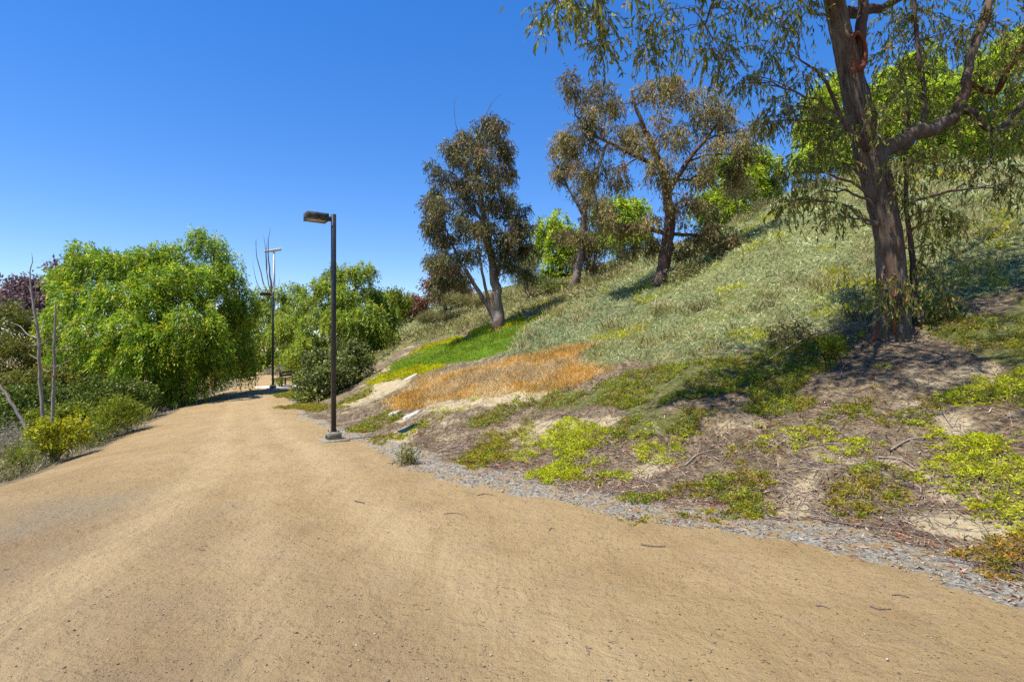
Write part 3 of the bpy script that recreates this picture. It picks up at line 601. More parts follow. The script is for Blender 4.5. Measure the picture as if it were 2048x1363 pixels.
LIMBS = [
 ('bark_dark', [(1742,345,.17),(1770,305,.155),(1795,284,.135),(1850,262,.115),(1900,242,.10),(1922,205,.09),(1935,160,.075),(1950,90,.07),(1975,20,.06),(1990,-80,.045)]),
 ('bark_mid', [(1745,240,.07),(1722,175,.085),(1718,110,.075),(1722,60,.085),(1727,0,.08),(1738,-140,.06),(1760,-300,.035)]),
 ('bark_mid', [(1680,30,.10,.1),(1720,25,.085,.4),(1770,12,.07,.7),(1830,-25,.06,1.),(1960,-90,.045,1.4),(2080,-120,.03,1.7)]),
 ('bark_mid', [(1846,258,.04),(1850,190,.036),(1838,110,.034),(1828,0,.03),(1824,-120,.02)]),
 ('bark_mid', [(1838,655,.06,-.05),(1832,600,.05,-.05),(1822,500,.042),(1813,400,.034),(1812,300,.03),(1818,220,.022),(1808,150,.014)]),
 ('bark_mid', [(1920,205,.06),(1965,248,.05),(1990,262,.045),(2030,225,.04),(2080,160,.03)]),
 ('bark_red', [(1935,165,.04,.2),(1990,185,.045,.3),(2015,140,.05,.2),(2050,95,.05),(2110,20,.04)]),
 ('bark_mid', [(1645,-130,.10,-.3),(1560,-210,.08,-.9),(1420,-210,.065,-1.6),(1290,-150,.05,-2.0),(1180,-70,.03,-2.2)]),
 ('bark_mid', [(1660,-40,.06,-.1),(1600,-70,.05,-.5),(1520,-60,.04,-.9),(1440,-20,.025,-1.2),(1410,50,.012,-1.3)]),
 ('bark_mid', [(1735,300,.05,-.2),(1690,250,.035,-.45),(1650,160,.022,-.6),(1600,120,.012,-.7)]),
 ('bark_mid', [(1605,-320,.09,-.6),(1700,-420,.07,-.9),(1860,-430,.05,-1.2),(2020,-380,.03,-1.5)]),
 ('bark_mid', [(1640,-150,.07,-.3),(1560,-330,.06,-1.4),(1480,-480,.045,-2.4),(1420,-600,.03,-3.)])]
nodes = [S]
for k, (mt_, L) in enumerate(LIMBS):
    q = skel(L, d, 40); limb_obj(q, mt_, bt, 'limb', 14, .3 if k == 0 else .24, 11+k); nodes.append(q)
# the healed loop where a limb was lost: an orange ring on the second stem
th = np.linspace(0, 2*np.pi, 25); loop = np.array([P3(1716+15*math.cos(a)-6*math.sin(a)*.3, 102-36*math.sin(a), d-.13+.03*math.cos(2*a)) for a in th]); m = MB()
tube(m, loop, .045+.014*np.cos(th+2.2), 9, False); m.obj('healed_loop', 'bark_red', bt, True)
m = MB(); tube(m, np.array([P3(1712, 160, d-.09), P3(1706, 140, d-.12), P3(1712, 120, d-.10)]), [.03, .07, .03], 9); m.obj('stripped_bark_patch', 'bark_red', bt, True)
for (a, b, c_, r_) in (((1792,560), (1790,620), (1788,668), .025), ((1757,640), (1752,662), (1747,682), .04)):
    m = MB(); tube(m, [P3(*a, d-.27), P3(*b, d-.30), P3(*c_, d-.38)], [.012, r_, r_*.8], 8); m.obj('bark_strip', 'bark_red', bt, True)
NB_ = [(1100,22,36,26,-2.0),(1150,5,30,18,-2.),(1200,28,36,34,-2.),(1205,92,26,24,-1.9),(1308,40,42,44,-1.6),(1300,90,22,26,-1.5),(1370,60,42,50,-1.3),(1425,100,34,30,-1.3),(1480,30,54,40,-1.),
 (1460,120,32,30,-1.1),(1492,165,20,28,-1.),(1560,40,44,44,-.8),(1540,110,34,30,-.8),(1605,30,34,34,-.5),(1612,150,32,30,-.6),(1560,215,40,24,-.6),(1605,225,36,24,-.5),(1530,245,24,20,-.6),(1655,262,32,28,-.45),
 (1618,300,36,26,-.5),(1585,345,26,22,-.6),(1665,335,38,34,-.45),(1640,385,30,34,-.5),(1575,410,24,26,-.6),(1675,430,32,28,-.45),
 (1745,232,38,28,-.4),(1785,200,46,36,-.2),(1830,178,48,44,.1),(1782,125,42,36,.2),(1868,88,50,44,.2),(1930,60,56,48,.3),(2000,45,56,48,0),(2012,150,54,56,.1),(1945,168,46,46,.2),(1885,232,48,34,.1),(1842,300,42,26,-.2),
 (1962,236,44,36,0),(2022,262,42,38,-.2),(1905,318,52,26,.1),(1982,335,46,32,0),(1872,420,34,30,-.2),(1910,445,28,24,-.1),(1862,490,32,40,-.2),(1842,565,30,34,-.15),(1885,592,34,22,-.1),(2035,372,26,34,-.1),(1800,600,24,34,-.4),(1770,575,20,26,-.42),(1800,340,34,30,-.4),
 (1835,400,24,30,-.3),(1850,30,48,40,.3),(1775,50,36,40,.3),(2060,90,50,60,0),(2070,210,44,50,0)]
TOPB = [(1180,-110,110,70,-2.2),(1330,-170,110,80,-1.9),(1480,-190,110,80,-1.4),(1420,-300,130,80,-2.2),(1600,-240,110,90,-.7),(1760,-210,110,90,0),(1900,-170,110,90,.6),(2060,-120,110,90,1.),(1700,-420,150,90,-1.2),(1880,-420,140,90,-1.2),(2040,-360,130,90,-1.4),(1500,-560,150,100,-2.8),(1420,-90,70,50,-1.2),(1560,-110,70,50,-.8),(2160,60,90,110,.3),(2150,260,70,80,.2),(1650,-90,60,50,-.3),(1830,-80,70,60,.4)]
nd = np.vstack(nodes); nd = nd[nd[:, 2] > zb+1.2]; mbl = MB(); twm = MB()
for bl in NB_:
    c, r = blob3(bl, d); branch_to(nd, c, r, 'twig_wood', bt, .03, 6, g, 9); v = r[0]*r[2]*(.7 if bl[1] > 300 else 1.)
    euc_leaves(mbl, c, r*.95, int(22+160*v), 10, .105, .025, g, True, twm, .30, .5)
for bl in TOPB:
    c, r = blob3(bl, d); branch_to(nd, c, r, 'twig_wood', bt, .04, 4, g, 9); v = r[0]*r[2]
    euc_leaves(mbl, c, r, int(30+130*v), 8, .18, .042, g, False, None, .5, .6)
for (wx, wy, wz, wr) in [(.3,6.5,8.2,.8),(1.3,6.8,8.8,.9),(2.4,6.6,8.6,1.),(3.4,6.2,8.8,1.),(2.9,5.,8.4,.8),(4.2,5.4,9.,1.),(1.8,7.8,9.2,1.),(3.4,7.6,9.5,1.1),(5.,6.8,9.6,1.1),(4.6,8.4,10.5,1.2),(6.3,8.,10.5,1.2),(5.6,5.6,9.2,.9),(6.6,6.4,9.6,1.)]:
    c = np.array([wx, wy, wz]); r = np.array([wr, wr, wr*.75]); branch_to(nd, c, r, 'bark_mid', bt, .07, 5, g, 9)
    for q in range(5):
        sc, _d = ell(1, c, r*.8, .35, g); euc_leaves(mbl, sc[0], r*.42, 15, 8, .18, .042, g, False, None, .4, .6)
mbl.obj('foliage', 'leaf_euc_near', bt, False, 'stuff'); twm.obj('twigs', 'twig_wood', bt, False, 'stuff')
# ------------------------------------------------------------------ middle and left eucalyptus on the slope
tree('eucalyptus_tree', 'dark leaning eucalyptus with wide rusty crown in middle of slope', 'tree', 16.44,
 [(1318,574,.20),(1324,540,.19),(1335,490,.17),(1340,440,.15),(1335,380,.13),(1315,320,.10),(1290,260,.075),(1270,210,.045),(1262,175,.02)],
 [(1150,170,36,28,-.5),(1190,200,44,34,.3),(1160,235,42,34,-.3),(1240,215,44,38,.6),(1300,190,44,34,-.4),(1360,185,46,34,.4),(1340,170,26,18,0),(1410,205,46,38,0),(1455,240,40,34,.5),(1500,260,30,30,-.3),(1200,270,50,40,-.5),(1260,280,50,42,.5),(1320,270,52,44,-.8),(1390,270,50,42,.4),(1450,300,44,36,-.4),(1150,300,40,30,.3),(1130,270,26,22,0),(1175,340,44,30,-.3),(1235,350,40,28,.4),(1330,340,48,38,-.7),(1400,340,50,38,.2),(1460,355,40,34,.5),(1370,400,44,30,-.6),(1420,420,44,34,0),(1395,460,46,30,-.3),(1440,480,44,30,.5),(1300,440,36,22,-.4),(1250,455,40,22,.3),(1210,440,34,20,-.2),(1305,490,26,20,0),(1470,470,30,26,0),(1490,310,28,30,.2),(1365,505,30,18,.1),(1255,500,30,16,.4)],
 euc(3.4, .115, .028, 8, 62, .28), 'leaf_euc_rust', 'bark_mid', limbs=[[(1338,470,.08),(1290,455,.06),(1240,450,.045),(1200,440,.025)],[(1336,390,.10),(1370,330,.075),(1410,280,.055),(1440,240,.03)],[(1320,335,.08),(1250,300,.06),(1190,270,.04),(1150,230,.02)],[(1340,470,.06),(1390,470,.045),(1440,480,.02)]], rough=.2, tn=18, rmax=.04)
tree('eucalyptus_tree', 'slim pale trunked eucalyptus forking low, behind the rusty middle tree', 'tree', 23.2,
 [(1146,574,.19),(1155,545,.17),(1163,500,.15),(1166,460,.13),(1168,430,.12),(1180,390,.10),(1195,340,.08),(1215,280,.05)],
 [(1130,340,34,40,0),(1165,370,36,30,.4),(1200,400,34,30,-.5),(1190,440,30,26,.5),(1160,470,26,20,-.3),(1195,490,34,28,.3),(1130,465,26,18,0),(1185,525,24,18,0),(1115,290,20,24,0),(1155,510,20,14,.3)],
 euc(3.6, .13, .033, 8, 50, .34), 'leaf_euc_rust', 'bark_grey', limbs=[[(1168,432,.09),(1150,400,.06),(1128,360,.05),(1108,320,.035),(1100,290,.02)]], rough=.1, rmax=.04)
tree('eucalyptus_tree', 'tall dark narrow eucalyptus with several stems on the small lawn', 'tree', 18.76,
 [(995,664,.24),(996,630,.19),(992,580,.16),(986,530,.14),(975,470,.12),(962,400,.10),(955,330,.075),(960,270,.045),(968,230,.02)],
 [(965,250,34,30,0),(990,270,38,34,-.3),(940,285,36,34,.4),(910,310,40,36,0),(960,310,44,38,-.5),(1010,300,28,34,.3),(1000,345,34,30,-.2),(880,345,32,34,-.3),(920,360,44,36,.5),(960,380,44,38,-.5),(870,400,34,40,.3),(900,420,46,40,-.4),(950,430,46,40,.5),(1000,410,36,34,-.3),(1035,420,32,34,.3),(1010,460,40,34,-.5),(1045,460,26,30,0),(965,470,44,36,-.4),(915,480,48,38,.4),(870,460,32,36,0),(880,510,38,30,-.3),(935,520,38,28,.3),(1000,500,36,28,-.4),(1040,490,34,28,.4),(1060,500,20,22,0),(890,545,34,26,0),(870,580,24,30,-.2),(865,520,22,26,.2),(925,560,26,20,0),(1050,545,26,18,.3),(1020,530,26,18,-.2)],
 euc(4.2, .115, .028, 8, 62, .26), 'leaf_euc_dark', 'bark_grey', limbs=[[(994,650,.10),(975,610,.085),(950,570,.07),(925,530,.055),(900,480,.035),(880,420,.02)],[(990,640,.07),(975,590,.055),(962,530,.045),(955,470,.03)],[(990,560,.09),(1010,510,.07),(1030,460,.045),(1040,420,.02)],[(970,450,.06),(930,400,.05),(905,350,.03)],[(948,566,.035),(915,560,.03),(885,552,.02),(865,560,.012)],[(955,320,.02),(918,270,.012),(908,215,.008),(915,190,.004)],[(968,235,.015),(985,205,.009),(1002,188,.004)]], rough=.14, tn=16, rmax=.04)
# ------------------------------------------------------------------ pepper trees
tree('pepper_tree', 'big weeping pepper tree overhanging the path on the left', 'tree', 19.6,
 [(345,830,.30),(340,780,.26),(335,720,.22),(330,660,.18),(325,600,.14),(330,540,.08)],
 [(405,492,40,44,1.),(350,520,60,36,.5),(290,525,56,38,0),(225,540,60,42,-.4),(165,530,46,44,-.2),(130,560,36,40,0),(445,545,44,50,1.2),(400,570,60,50,0),(330,580,70,50,-1.2),(250,600,70,54,-1.5),(180,600,60,50,-1.),(140,640,44,50,-.4),(470,600,36,56,1.5),(430,640,56,60,.4),(360,650,70,56,-1.6),(280,670,70,56,-2.2),(200,680,60,54,-1.8),(150,720,44,40,-1.),(480,670,32,60,1.8),(450,710,44,44,1.0),(390,710,56,50,-1.),(320,730,60,44,-2.),(250,740,56,40,-2.2),(370,760,44,34,-1.4),(300,775,44,30,-1.8),(425,745,30,30,.2),(490,725,26,44,2.)],
 pep(1.05, .135, .037, 6, 6, .5), 'leaf_pepper', 'bark_mid', rough=.2, tn=14, rmax=.07, nsub=3, split=9, sr=(.34, .6))
tree('pepper_tree', 'soft green pepper tree behind the near lamp post', 'tree', 29.,
 [(690,800,.26),(692,740,.22),(690,680,.17),(686,620,.12),(690,570,.07)],
 [(665,555,34,26,.3),(715,548,34,24,0),(640,575,34,30,-.6),(690,590,50,36,-1.),(745,580,30,30,.4),(760,610,30,30,.6),(610,610,34,34,0),(650,640,50,40,-1.5),(715,640,50,40,-1.5),(765,660,30,40,.3),(590,655,36,40,.6),(630,690,46,40,-1.2),(690,690,50,44,-1.8),(745,690,36,40,-.6),(580,700,34,36,.4),(610,730,36,26,-.4),(780,630,22,24,.6)],
 pep(1., .18, .052, 6, 5, .55), 'leaf_pepper_soft', 'bark_mid', rough=.2, rmax=.06, nsub=3, sr=(.34, .6))
tree('pepper_tree', 'low pepper tree at the bend behind the far lamp post', 'tree', 42.,
 [(540,770,.26),(541,720,.2),(538,660,.14),(540,610,.08)],
 [(520,600,26,24,0),(560,590,26,20,.5),(585,580,22,20,.8),(540,630,36,30,-1.),(500,650,30,34,0),(575,640,34,34,.3),(545,680,40,34,-1.4),(500,700,30,30,-.6),(585,690,30,34,0),(520,725,36,26,-.8),(560,725,36,26,-1.),(600,640,26,36,1.)],
 pep(.5, .26, .08, 5, 5, .7), 'leaf_pepper_soft', 'bark_grey', rough=.2, rmax=.07, nsub=3, sr=(.3, .52))
tree('pepper_tree', 'yellow green pepper tree past the bend, under the big pepper boughs', 'tree', 36.,
 [(440,800,.24),(440,740,.18),(436,690,.12),(438,650,.07)],
 [(430,690,40,34,0),(470,680,34,34,.4),(400,710,34,30,-.5),(450,720,40,26,-1.),(490,735,26,18,-.4),(410,740,34,20,-.8)],
 pep(.8, .2, .06, 5, 5, .6), 'leaf_lime_shrub', 'bark_grey', rough=.2, rmax=.07, nsub=3, sr=(.3, .52))
def hill_pepper(label, d, base, blobs, mat='leaf_pepper_lime', mul=.75, ll=.22, lw=.068):
    bx, by = base; tr = [(bx, by, .2), (bx+2, by-25, .17), (bx, by-60, .12), (bx+4, by-100, .06)]
    return tree('pepper_tree', label, 'tree', d, tr, blobs, pep(mul, ll, lw, 6, 5, .65), mat, 'bark_mid', rough=.2, rmax=.06, nsub=2, sr=(.34, .62))
hill_pepper('bright lime pepper tree on crest between the dark and rusty eucalyptus', 30., (1120,580), [(1100,450,36,26),(1130,470,40,30,-.6),(1080,490,30,36,.3),(1120,510,40,30,-.8),(1160,490,30,30,.4),(1110,540,36,24,-.3)])
hill_pepper('lime pepper tree on crest seen under the rusty crown', 29., (1245,560), [(1230,420,40,26),(1270,430,36,30,.4),(1250,460,44,30,-.6),(1215,470,30,26,.3),(1290,470,28,26,.2)])
hill_pepper('lime pepper tree on crest just right of the rusty eucalyptus', 29., (1490,470), [(1450,330,40,34),(1500,320,44,36,.4),(1540,350,36,34,.2),(1480,370,50,34,-.8),(1430,400,44,34,-.4),(1540,385,26,20,.5),(1460,420,50,30,-.8),(1420,450,36,30,0)])
hill_pepper('glowing lime pepper tree on crest left behind the big trunk', 26., (1690,400), [(1640,210,44,40),(1680,250,44,40,-.5),(1620,260,34,36,.4),(1650,310,50,36,-.8),(1700,320,40,36,.4),(1610,320,26,24,0),(1670,170,30,26,.6)])
hill_pepper('wide lime pepper tree on crest behind the big right limb', 26., (1860,360), [(1780,180,50,44),(1840,130,50,44,.5),(1850,210,60,50,-.8),(1790,260,50,44,-.5),(1900,260,56,44,.3),(1840,300,60,34,-1.),(1920,180,44,50,.6)])
hill_pepper('tall lime pepper tree on crest at the right picture edge', 27., (2010,345), [(1960,150,50,50),(2020,110,56,50,.6),(2080,170,50,60,.3),(1980,230,56,50,-.8),(2040,250,56,44,-.8),(1960,300,44,28,0),(2080,280,44,40,0)])
# ------------------------------------------------------------------ far trees and shrubs
tree('purple_leaf_tree', 'distant round purple tree at the far left picture edge', 'tree', 46., [(55,760,.3),(56,700,.24),(58,650,.18),(55,610,.1)],
 [(30,580,34,26),(70,575,36,24,.6),(50,610,44,26,-.8),(95,610,24,30,.4),(15,620,24,30,0),(60,645,40,20,-.5),(130,555,22,30,1.)], shr(.3, .34, .15, .1, .4), 'leaf_purple', 'bark_mid', rmax=.08)
tree('olive_green_tree', 'olive green rounded tree behind the bare dead trunks', 'tree', 27., [(60,830,.24),(60,780,.2),(58,730,.15),(60,690,.08)],
 [(20,640,44,30),(70,650,44,34,.5),(10,690,44,36,-.6),(60,700,50,36,-1.),(105,690,34,40,.4),(30,740,50,30,-.9),(90,740,40,30,-.4),(110,640,22,24,.4)], shr(.6, .17, .055, .2, .35), 'leaf_olive', 'bark_mid', rmax=.06)
tree('olive_green_tree', 'olive green tree running out of the left picture edge', 'tree', 24., [(-50,840,.24),(-50,780,.2),(-48,730,.15),(-50,690,.08)],
 [(-40,650,44,34),(-90,660,44,40,.5),(-20,700,44,36,-.5),(-70,720,50,40,-1.),(-20,755,44,26,-.5),(-110,720,40,40,.3)], shr(.6, .16, .055, .2, .35), 'leaf_olive', 'bark_mid', rmax=.06)
tree('red_leaf_tree', 'reddish brown bushy tree on far crest left of dark eucalyptus', 'tree', 44., [(890,625,.18),(890,600,.14),(888,570,.08)], [(870,575,26,20),(900,555,26,24,.4),(880,545,22,18,.4),(920,580,24,22,-.3),(850,605,20,12,0)], shr(.5, .27, .1, .1, .4), 'leaf_redbrown', 'bark_mid', rmax=.05)
tree('red_leaf_tree', 'smaller red brown bush on the far crest nearest the lamp post', 'tree', 52., [(828,650,.14),(828,630,.1),(828,610,.06)], [(828,612,22,18),(845,620,16,14,.3),(812,620,12,12,0)], shr(.9, .28, .1, .1, .4), 'leaf_redbrown', 'bark_mid', rmax=.05)
tree('small_olive_tree', 'small yellowish olive tree at foot of far slope', 'tree', 33., [(788,672,.1),(789,650,.08),(790,620,.05)], [(785,590,20,16),(800,605,20,18,.3),(775,615,18,16,-.3),(800,630,16,12,0)], shr(.9, .2, .07, .1, .35), 'leaf_lime_shrub', 'bark_mid', rmax=.04)
tree('olive_green_tree', 'olive tree seen through gaps behind the big pepper tree', 'tree', 32., [(250,830,.2),(250,790,.17),(248,740,.12),(250,700,.07)], [(200,700,44,34),(250,690,40,34,.4),(300,700,44,34,-.4),(180,740,44,30,.3),(240,750,50,30,-.6),(310,745,44,30,0),(150,730,34,34,.4),(350,740,34,30,.2)], shr(.5, .2, .065, .2, .35), 'leaf_olive', 'bark_mid', rmax=.06)
# bare tree with long upright shoots
d = 47.; sk = [(545,640,.15),(543,600,.11),(541,560,.08),(537,515,.05),(537,480,.025),(541,455,.01)]; S = skel(sk, d); zb = float(gz(S[0, 0], S[0, 1])); S = np.vstack([[S[0, 0], S[0, 1], zb-.1, .2], S])
bt2 = thing('bare_tree', 'leafless tree with long upright shoots above the bend', 'tree', (S[0, 0], S[0, 1], zb)); limb_obj(S, 'twig_wood', bt2, 'trunk', 8)
for L in ([(541,585,.06),(530,575,.05),(522,545,.045),(514,515,.035),(511,480,.015)],[(543,600,.05),(538,570,.045),(533,540,.04),(531,500,.025),(527,470,.01)],[(534,540,.03),(533,500,.02),(535,475,.008)],[(527,590,.03),(514,565,.03),(508,540,.015),(505,520,.006)],[(544,580,.03),(549,550,.02),(547,520,.008)],[(514,515,.02),(512,495,.012),(514,475,.005)],[(545,600,.03),(556,575,.02),(560,555,.008)]):
    limb_obj(skel(L, d), 'twig_wood', bt2, 'shoot', 6)
# ------------------------------------------------------------------ dark shrubs by the near lamp
def hit(px, py): x, y, z = ray(px, py); return float(x[0]), float(y[0])
shrub('dark_shrub', 'dark leathery shrub with brown patch left of near lamp post', 'shrub', 17.2, [(622,728,22,16),(648,718,18,18,.3),(660,742,26,28,-.3),(608,752,20,20,.2),(640,765,30,24,-.4),(655,790,30,18,-.5),(612,795,24,10,-.5),(678,765,18,30,.3),(598,765,12,16,.2)], shr(2.0, .08, .045), 'leaf_dusty', nst=9)
shrub('dark_shrub', 'taller dark shrub on slope foot right of near lamp post', 'shrub', 18.2, [(704,698,18,20),(727,706,14,18,.2),(690,722,20,22,-.3),(722,735,20,24,.1),(698,752,26,22,-.4),(735,752,13,18,0),(712,775,22,14,-.4),(684,690,11,12,.2),(740,722,10,14,.1)], shr(2.0, .08, .045), 'leaf_dusty', nst=9)
shrub('brown_shrub', 'dying orange brown shrub clump at foot of dark shrub', 'shrub', 16.7, [(632,790,12,14),(642,800,8,10,-.1)], shr(2., .06, .035), 'litter_red', base=hit(636, 806), nst=3)
shrub('yellow_shrub', 'small yellow green shrub beside the far bench', 'shrub', 23.6, [(559,762,9,9)], shr(2., .07, .03, .8), 'leaf_lime_shrub', base=hit(559, 772), nst=4)
shrub('yellow_shrub', 'yellow green shrub behind the bench under the soft pepper tree', 'shrub', 27., [(590,730,18,18),(600,745,16,14,-.2)], shr(1.6, .1, .04, .5), 'leaf_lime_shrub', nst=4)
shrub('dry_shrub', 'brown dry shrub behind far lamp at the path bend', 'shrub', 36., [(555,742,16,10),(535,748,12,7,.3)], shr(1., .12, .04), 'weed_grey', nst=4)
shrub('dry_shrub', 'brown dry brush below big pepper tree at path edge', 'shrub', 20., [(345,790,26,22),(375,785,22,26,.4),(320,800,22,14,-.4)], shr(.9, .12, .03), 'leaf_oliveshrub', nst=8)
shrub('yellow_shrub', 'golden dry grass clump under pepper boughs beside the path', 'grass', 25., [(415,762,14,14),(428,770,12,8,-.2)], shr(1.2, .16, .03, .9), 'grass_straw', nst=3)
# ------------------------------------------------------------------ left bank shrubs
DG = [('broad dark leafy shrub below the big pepper tree', 15.5, [(240,790,46,30),(200,810,44,30,-.4),(280,800,34,24,.3),(180,780,36,26,.2),(230,830,44,24,-.5)], 'leaf_glossy'),
 ('dark leafy shrub behind the two dead trunks', 14.5, [(120,800,44,34),(80,820,40,34,-.3),(140,840,40,28,-.4),(100,850,44,24,-.5)], 'leaf_glossy'),
 ('dark leafy shrub at the far left picture edge', 14., [(30,800,44,36),(-10,810,44,40,.3),(40,840,40,26,-.4),(0,850,40,26,-.4),(-50,830,44,40,.2)], 'leaf_glossy'),
 ('mid green shrub filling gap under olive tree', 17., [(60,760,46,30),(120,760,40,30,.4),(20,770,40,26,0),(160,760,34,30,.5)], 'leaf_olive')]
for lb, dd, bl, mt_ in DG: shrub('leafy_shrub', lb, 'shrub', dd, bl, shr(1.6, .075, .04), mt_, nst=8)
shrub('feathery_shrub', 'feathery yellow green shrub hugging the left path edge', 'shrub', 12.2, [(235,815,36,20),(210,835,34,18,-.3),(265,830,28,16,.2),(205,850,26,14,-.4),(245,845,24,12,-.2)], shr(2.2, .085, .018, .5), 'leaf_lime_shrub', nst=10, base=hit(232, 862))
shrub('yellow_shrub', 'bright yellow bush beside the wooden stake', 'shrub', 9.3, [(95,870,30,30),(125,860,26,26,.2),(150,850,26,20,.4),(90,900,22,20,-.1),(160,870,22,16,.4),(120,890,26,16,0)], shr(2.6, .055, .028, .4), 'leaf_yellow', nst=14, base=hit(104, 924))
shrub('broom_shrub', 'upright wispy green broom at left below the yellow bush', 'shrub', 8.7, [(42,918,20,24),(60,925,12,16,.1),(28,930,14,14,-.1)], shr(3.5, .085, .009, 1.3), 'leaf_lime_shrub', nst=16)
shrub('dry_shrub', 'grey dry weed clump at left picture edge below dark shrub', 'weed', 9.6, [(20,880,30,24),(50,890,22,20,.2),(0,900,30,20,-.2),(-20,885,26,24,0)], shr(2., .10, .007, .6), 'weed_grey', nst=18)
shrub('dry_shrub', 'twiggy olive weeds on the left verge at picture edge', 'weed', 8.0, [(8,945,20,12),(-20,940,24,16,.1),(25,950,14,8,-.1)], shr(2.2, .06, .012, .6), 'leaf_oliveshrub', nst=10)
shrub('feathery_shrub', 'low yellow green shrub filling gap behind the bright yellow bush', 'shrub', 11., [(190,868,24,16),(165,885,20,12,-.3),(60,890,26,20,0),(205,855,20,14,.4)], shr(2.2, .07, .02, .5), 'leaf_lime_shrub', nst=8)
shrub('feathery_shrub', 'sunlit green shrub right of dead trunks below dark leafy shrub', 'shrub', 13.2, [(150,830,34,22),(110,850,30,22,-.3),(185,845,30,18,.2),(75,850,30,24,.2)], shr(1.8, .07, .035, .4), 'leaf_lime_shrub', nst=8)
# dead trunks
def dead(label, d, trunk, limbs):
    S = skel(trunk, d, 40); zb = float(gz(S[0, 0], S[0, 1])); S = np.vstack([[S[0, 0], S[0, 1], zb-.15, S[0, 3]*1.1], S]) if S[0, 2] > zb-.1 else S
    r = thing('dead_tree', label, 'tree', (S[0, 0], S[0, 1], zb), 'dead bare trunks on the left bank'); limb_obj(S, 'dead_wood', r, 'trunk', 10, .12)
    for L in limbs: limb_obj(skel(L, d), 'dead_wood', r, 'branch', 6, .1)
    return r
dead('tallest bare dead trunk with spreading grey branches on left bank', 10.6, [(87,870,0.0324),(84,820,0.0302),(80,760,0.0288),(78,700,0.0266),(74,650,0.0238),(67,610,0.0194),(62,570,0.0144),(60,540,0.0094),(65,525,0.0072),(63,505,0.0036)],
 [[(75,655,0.0144,0),(60,640,0.0115,-.1),(45,615,0.0086,-.2),(25,605,0.0058,-.3),(8,597,0.0030,-.4)],[(75,676,0.0130),(55,668,0.0094,.1),(40,652,0.0065,.2),(22,645,0.0030,.3)],[(76,690,0.0108),(55,690,0.0072,-.2),(35,683,0.0030,-.4)],[(79,720,0.0086),(65,712,0.0058,.2),(57,707,0.0030,.3)],[(77,672,0.0101),(84,655,0.0065,.2),(86,640,0.0030,.3)],[(78,690,0.0101),(92,680,0.0072,-.2),(105,668,0.0030,-.3)],[(66,600,0.0072),(58,575,0.0050,.1),(52,570,0.0030,.1)],[(80,760,0.0086),(65,750,0.0058,-.2),(50,735,0.0030,-.3)],[(67,610,0.0072),(72,590,0.0050),(70,565,0.0030)]])
dead('bare dead trunk with knot and right reaching branches on left bank', 10.9, [(103,880,0.0302),(104,840,0.0288),(107,780,0.0266),(109,735,0.0259),(108,700,0.0230),(110,660,0.0202),(111,620,0.0144),(110,600,0.0072)],
 [[(110,735,0.0144),(125,728,0.0108,-.1),(142,718,0.0072,-.2),(155,708,0.0030,-.3)],[(109,678,0.0130),(130,655,0.0094,.1),(150,640,0.0065,.2),(178,635,0.0030,.3)],[(109,735,0.0130),(98,742,0.0086,.2),(86,738,0.0036,.3)],[(109,700,0.0101),(125,698,0.0065,-.2),(152,697,0.0030,-.3)],[(110,660,0.0086),(120,650,0.0058,.2),(126,628,0.0030,.2)],[(112,730,0.0158),(104,733,0.0173),(102,728,0.0108)]])
dead('leaning reddish dead trunk at far left picture edge', 9.8, [(64,885,0.0288),(52,858,0.0274),(35,825,0.0259),(15,793,0.0245),(-8,762,0.0216),(-30,730,0.0144),(-45,700,0.0072)], [[(2,772,0.0101),(10,760,0.0065),(20,752,0.0030)]])
# wooden stake
x, y = hit(136, 915); z = float(gz(x, y)); m = MB(); tube(m, [(x, y, z-.1), (x-.01, y, z+.06), (x-.03, y, z+.125)], [.022, .022, .02], 8); m.obj('wooden_stake', 'stake_wood'); st = bpy.data.objects['wooden_stake']; tag(st, 'short brown wooden stake in sand by the yellow bush', 'stake')
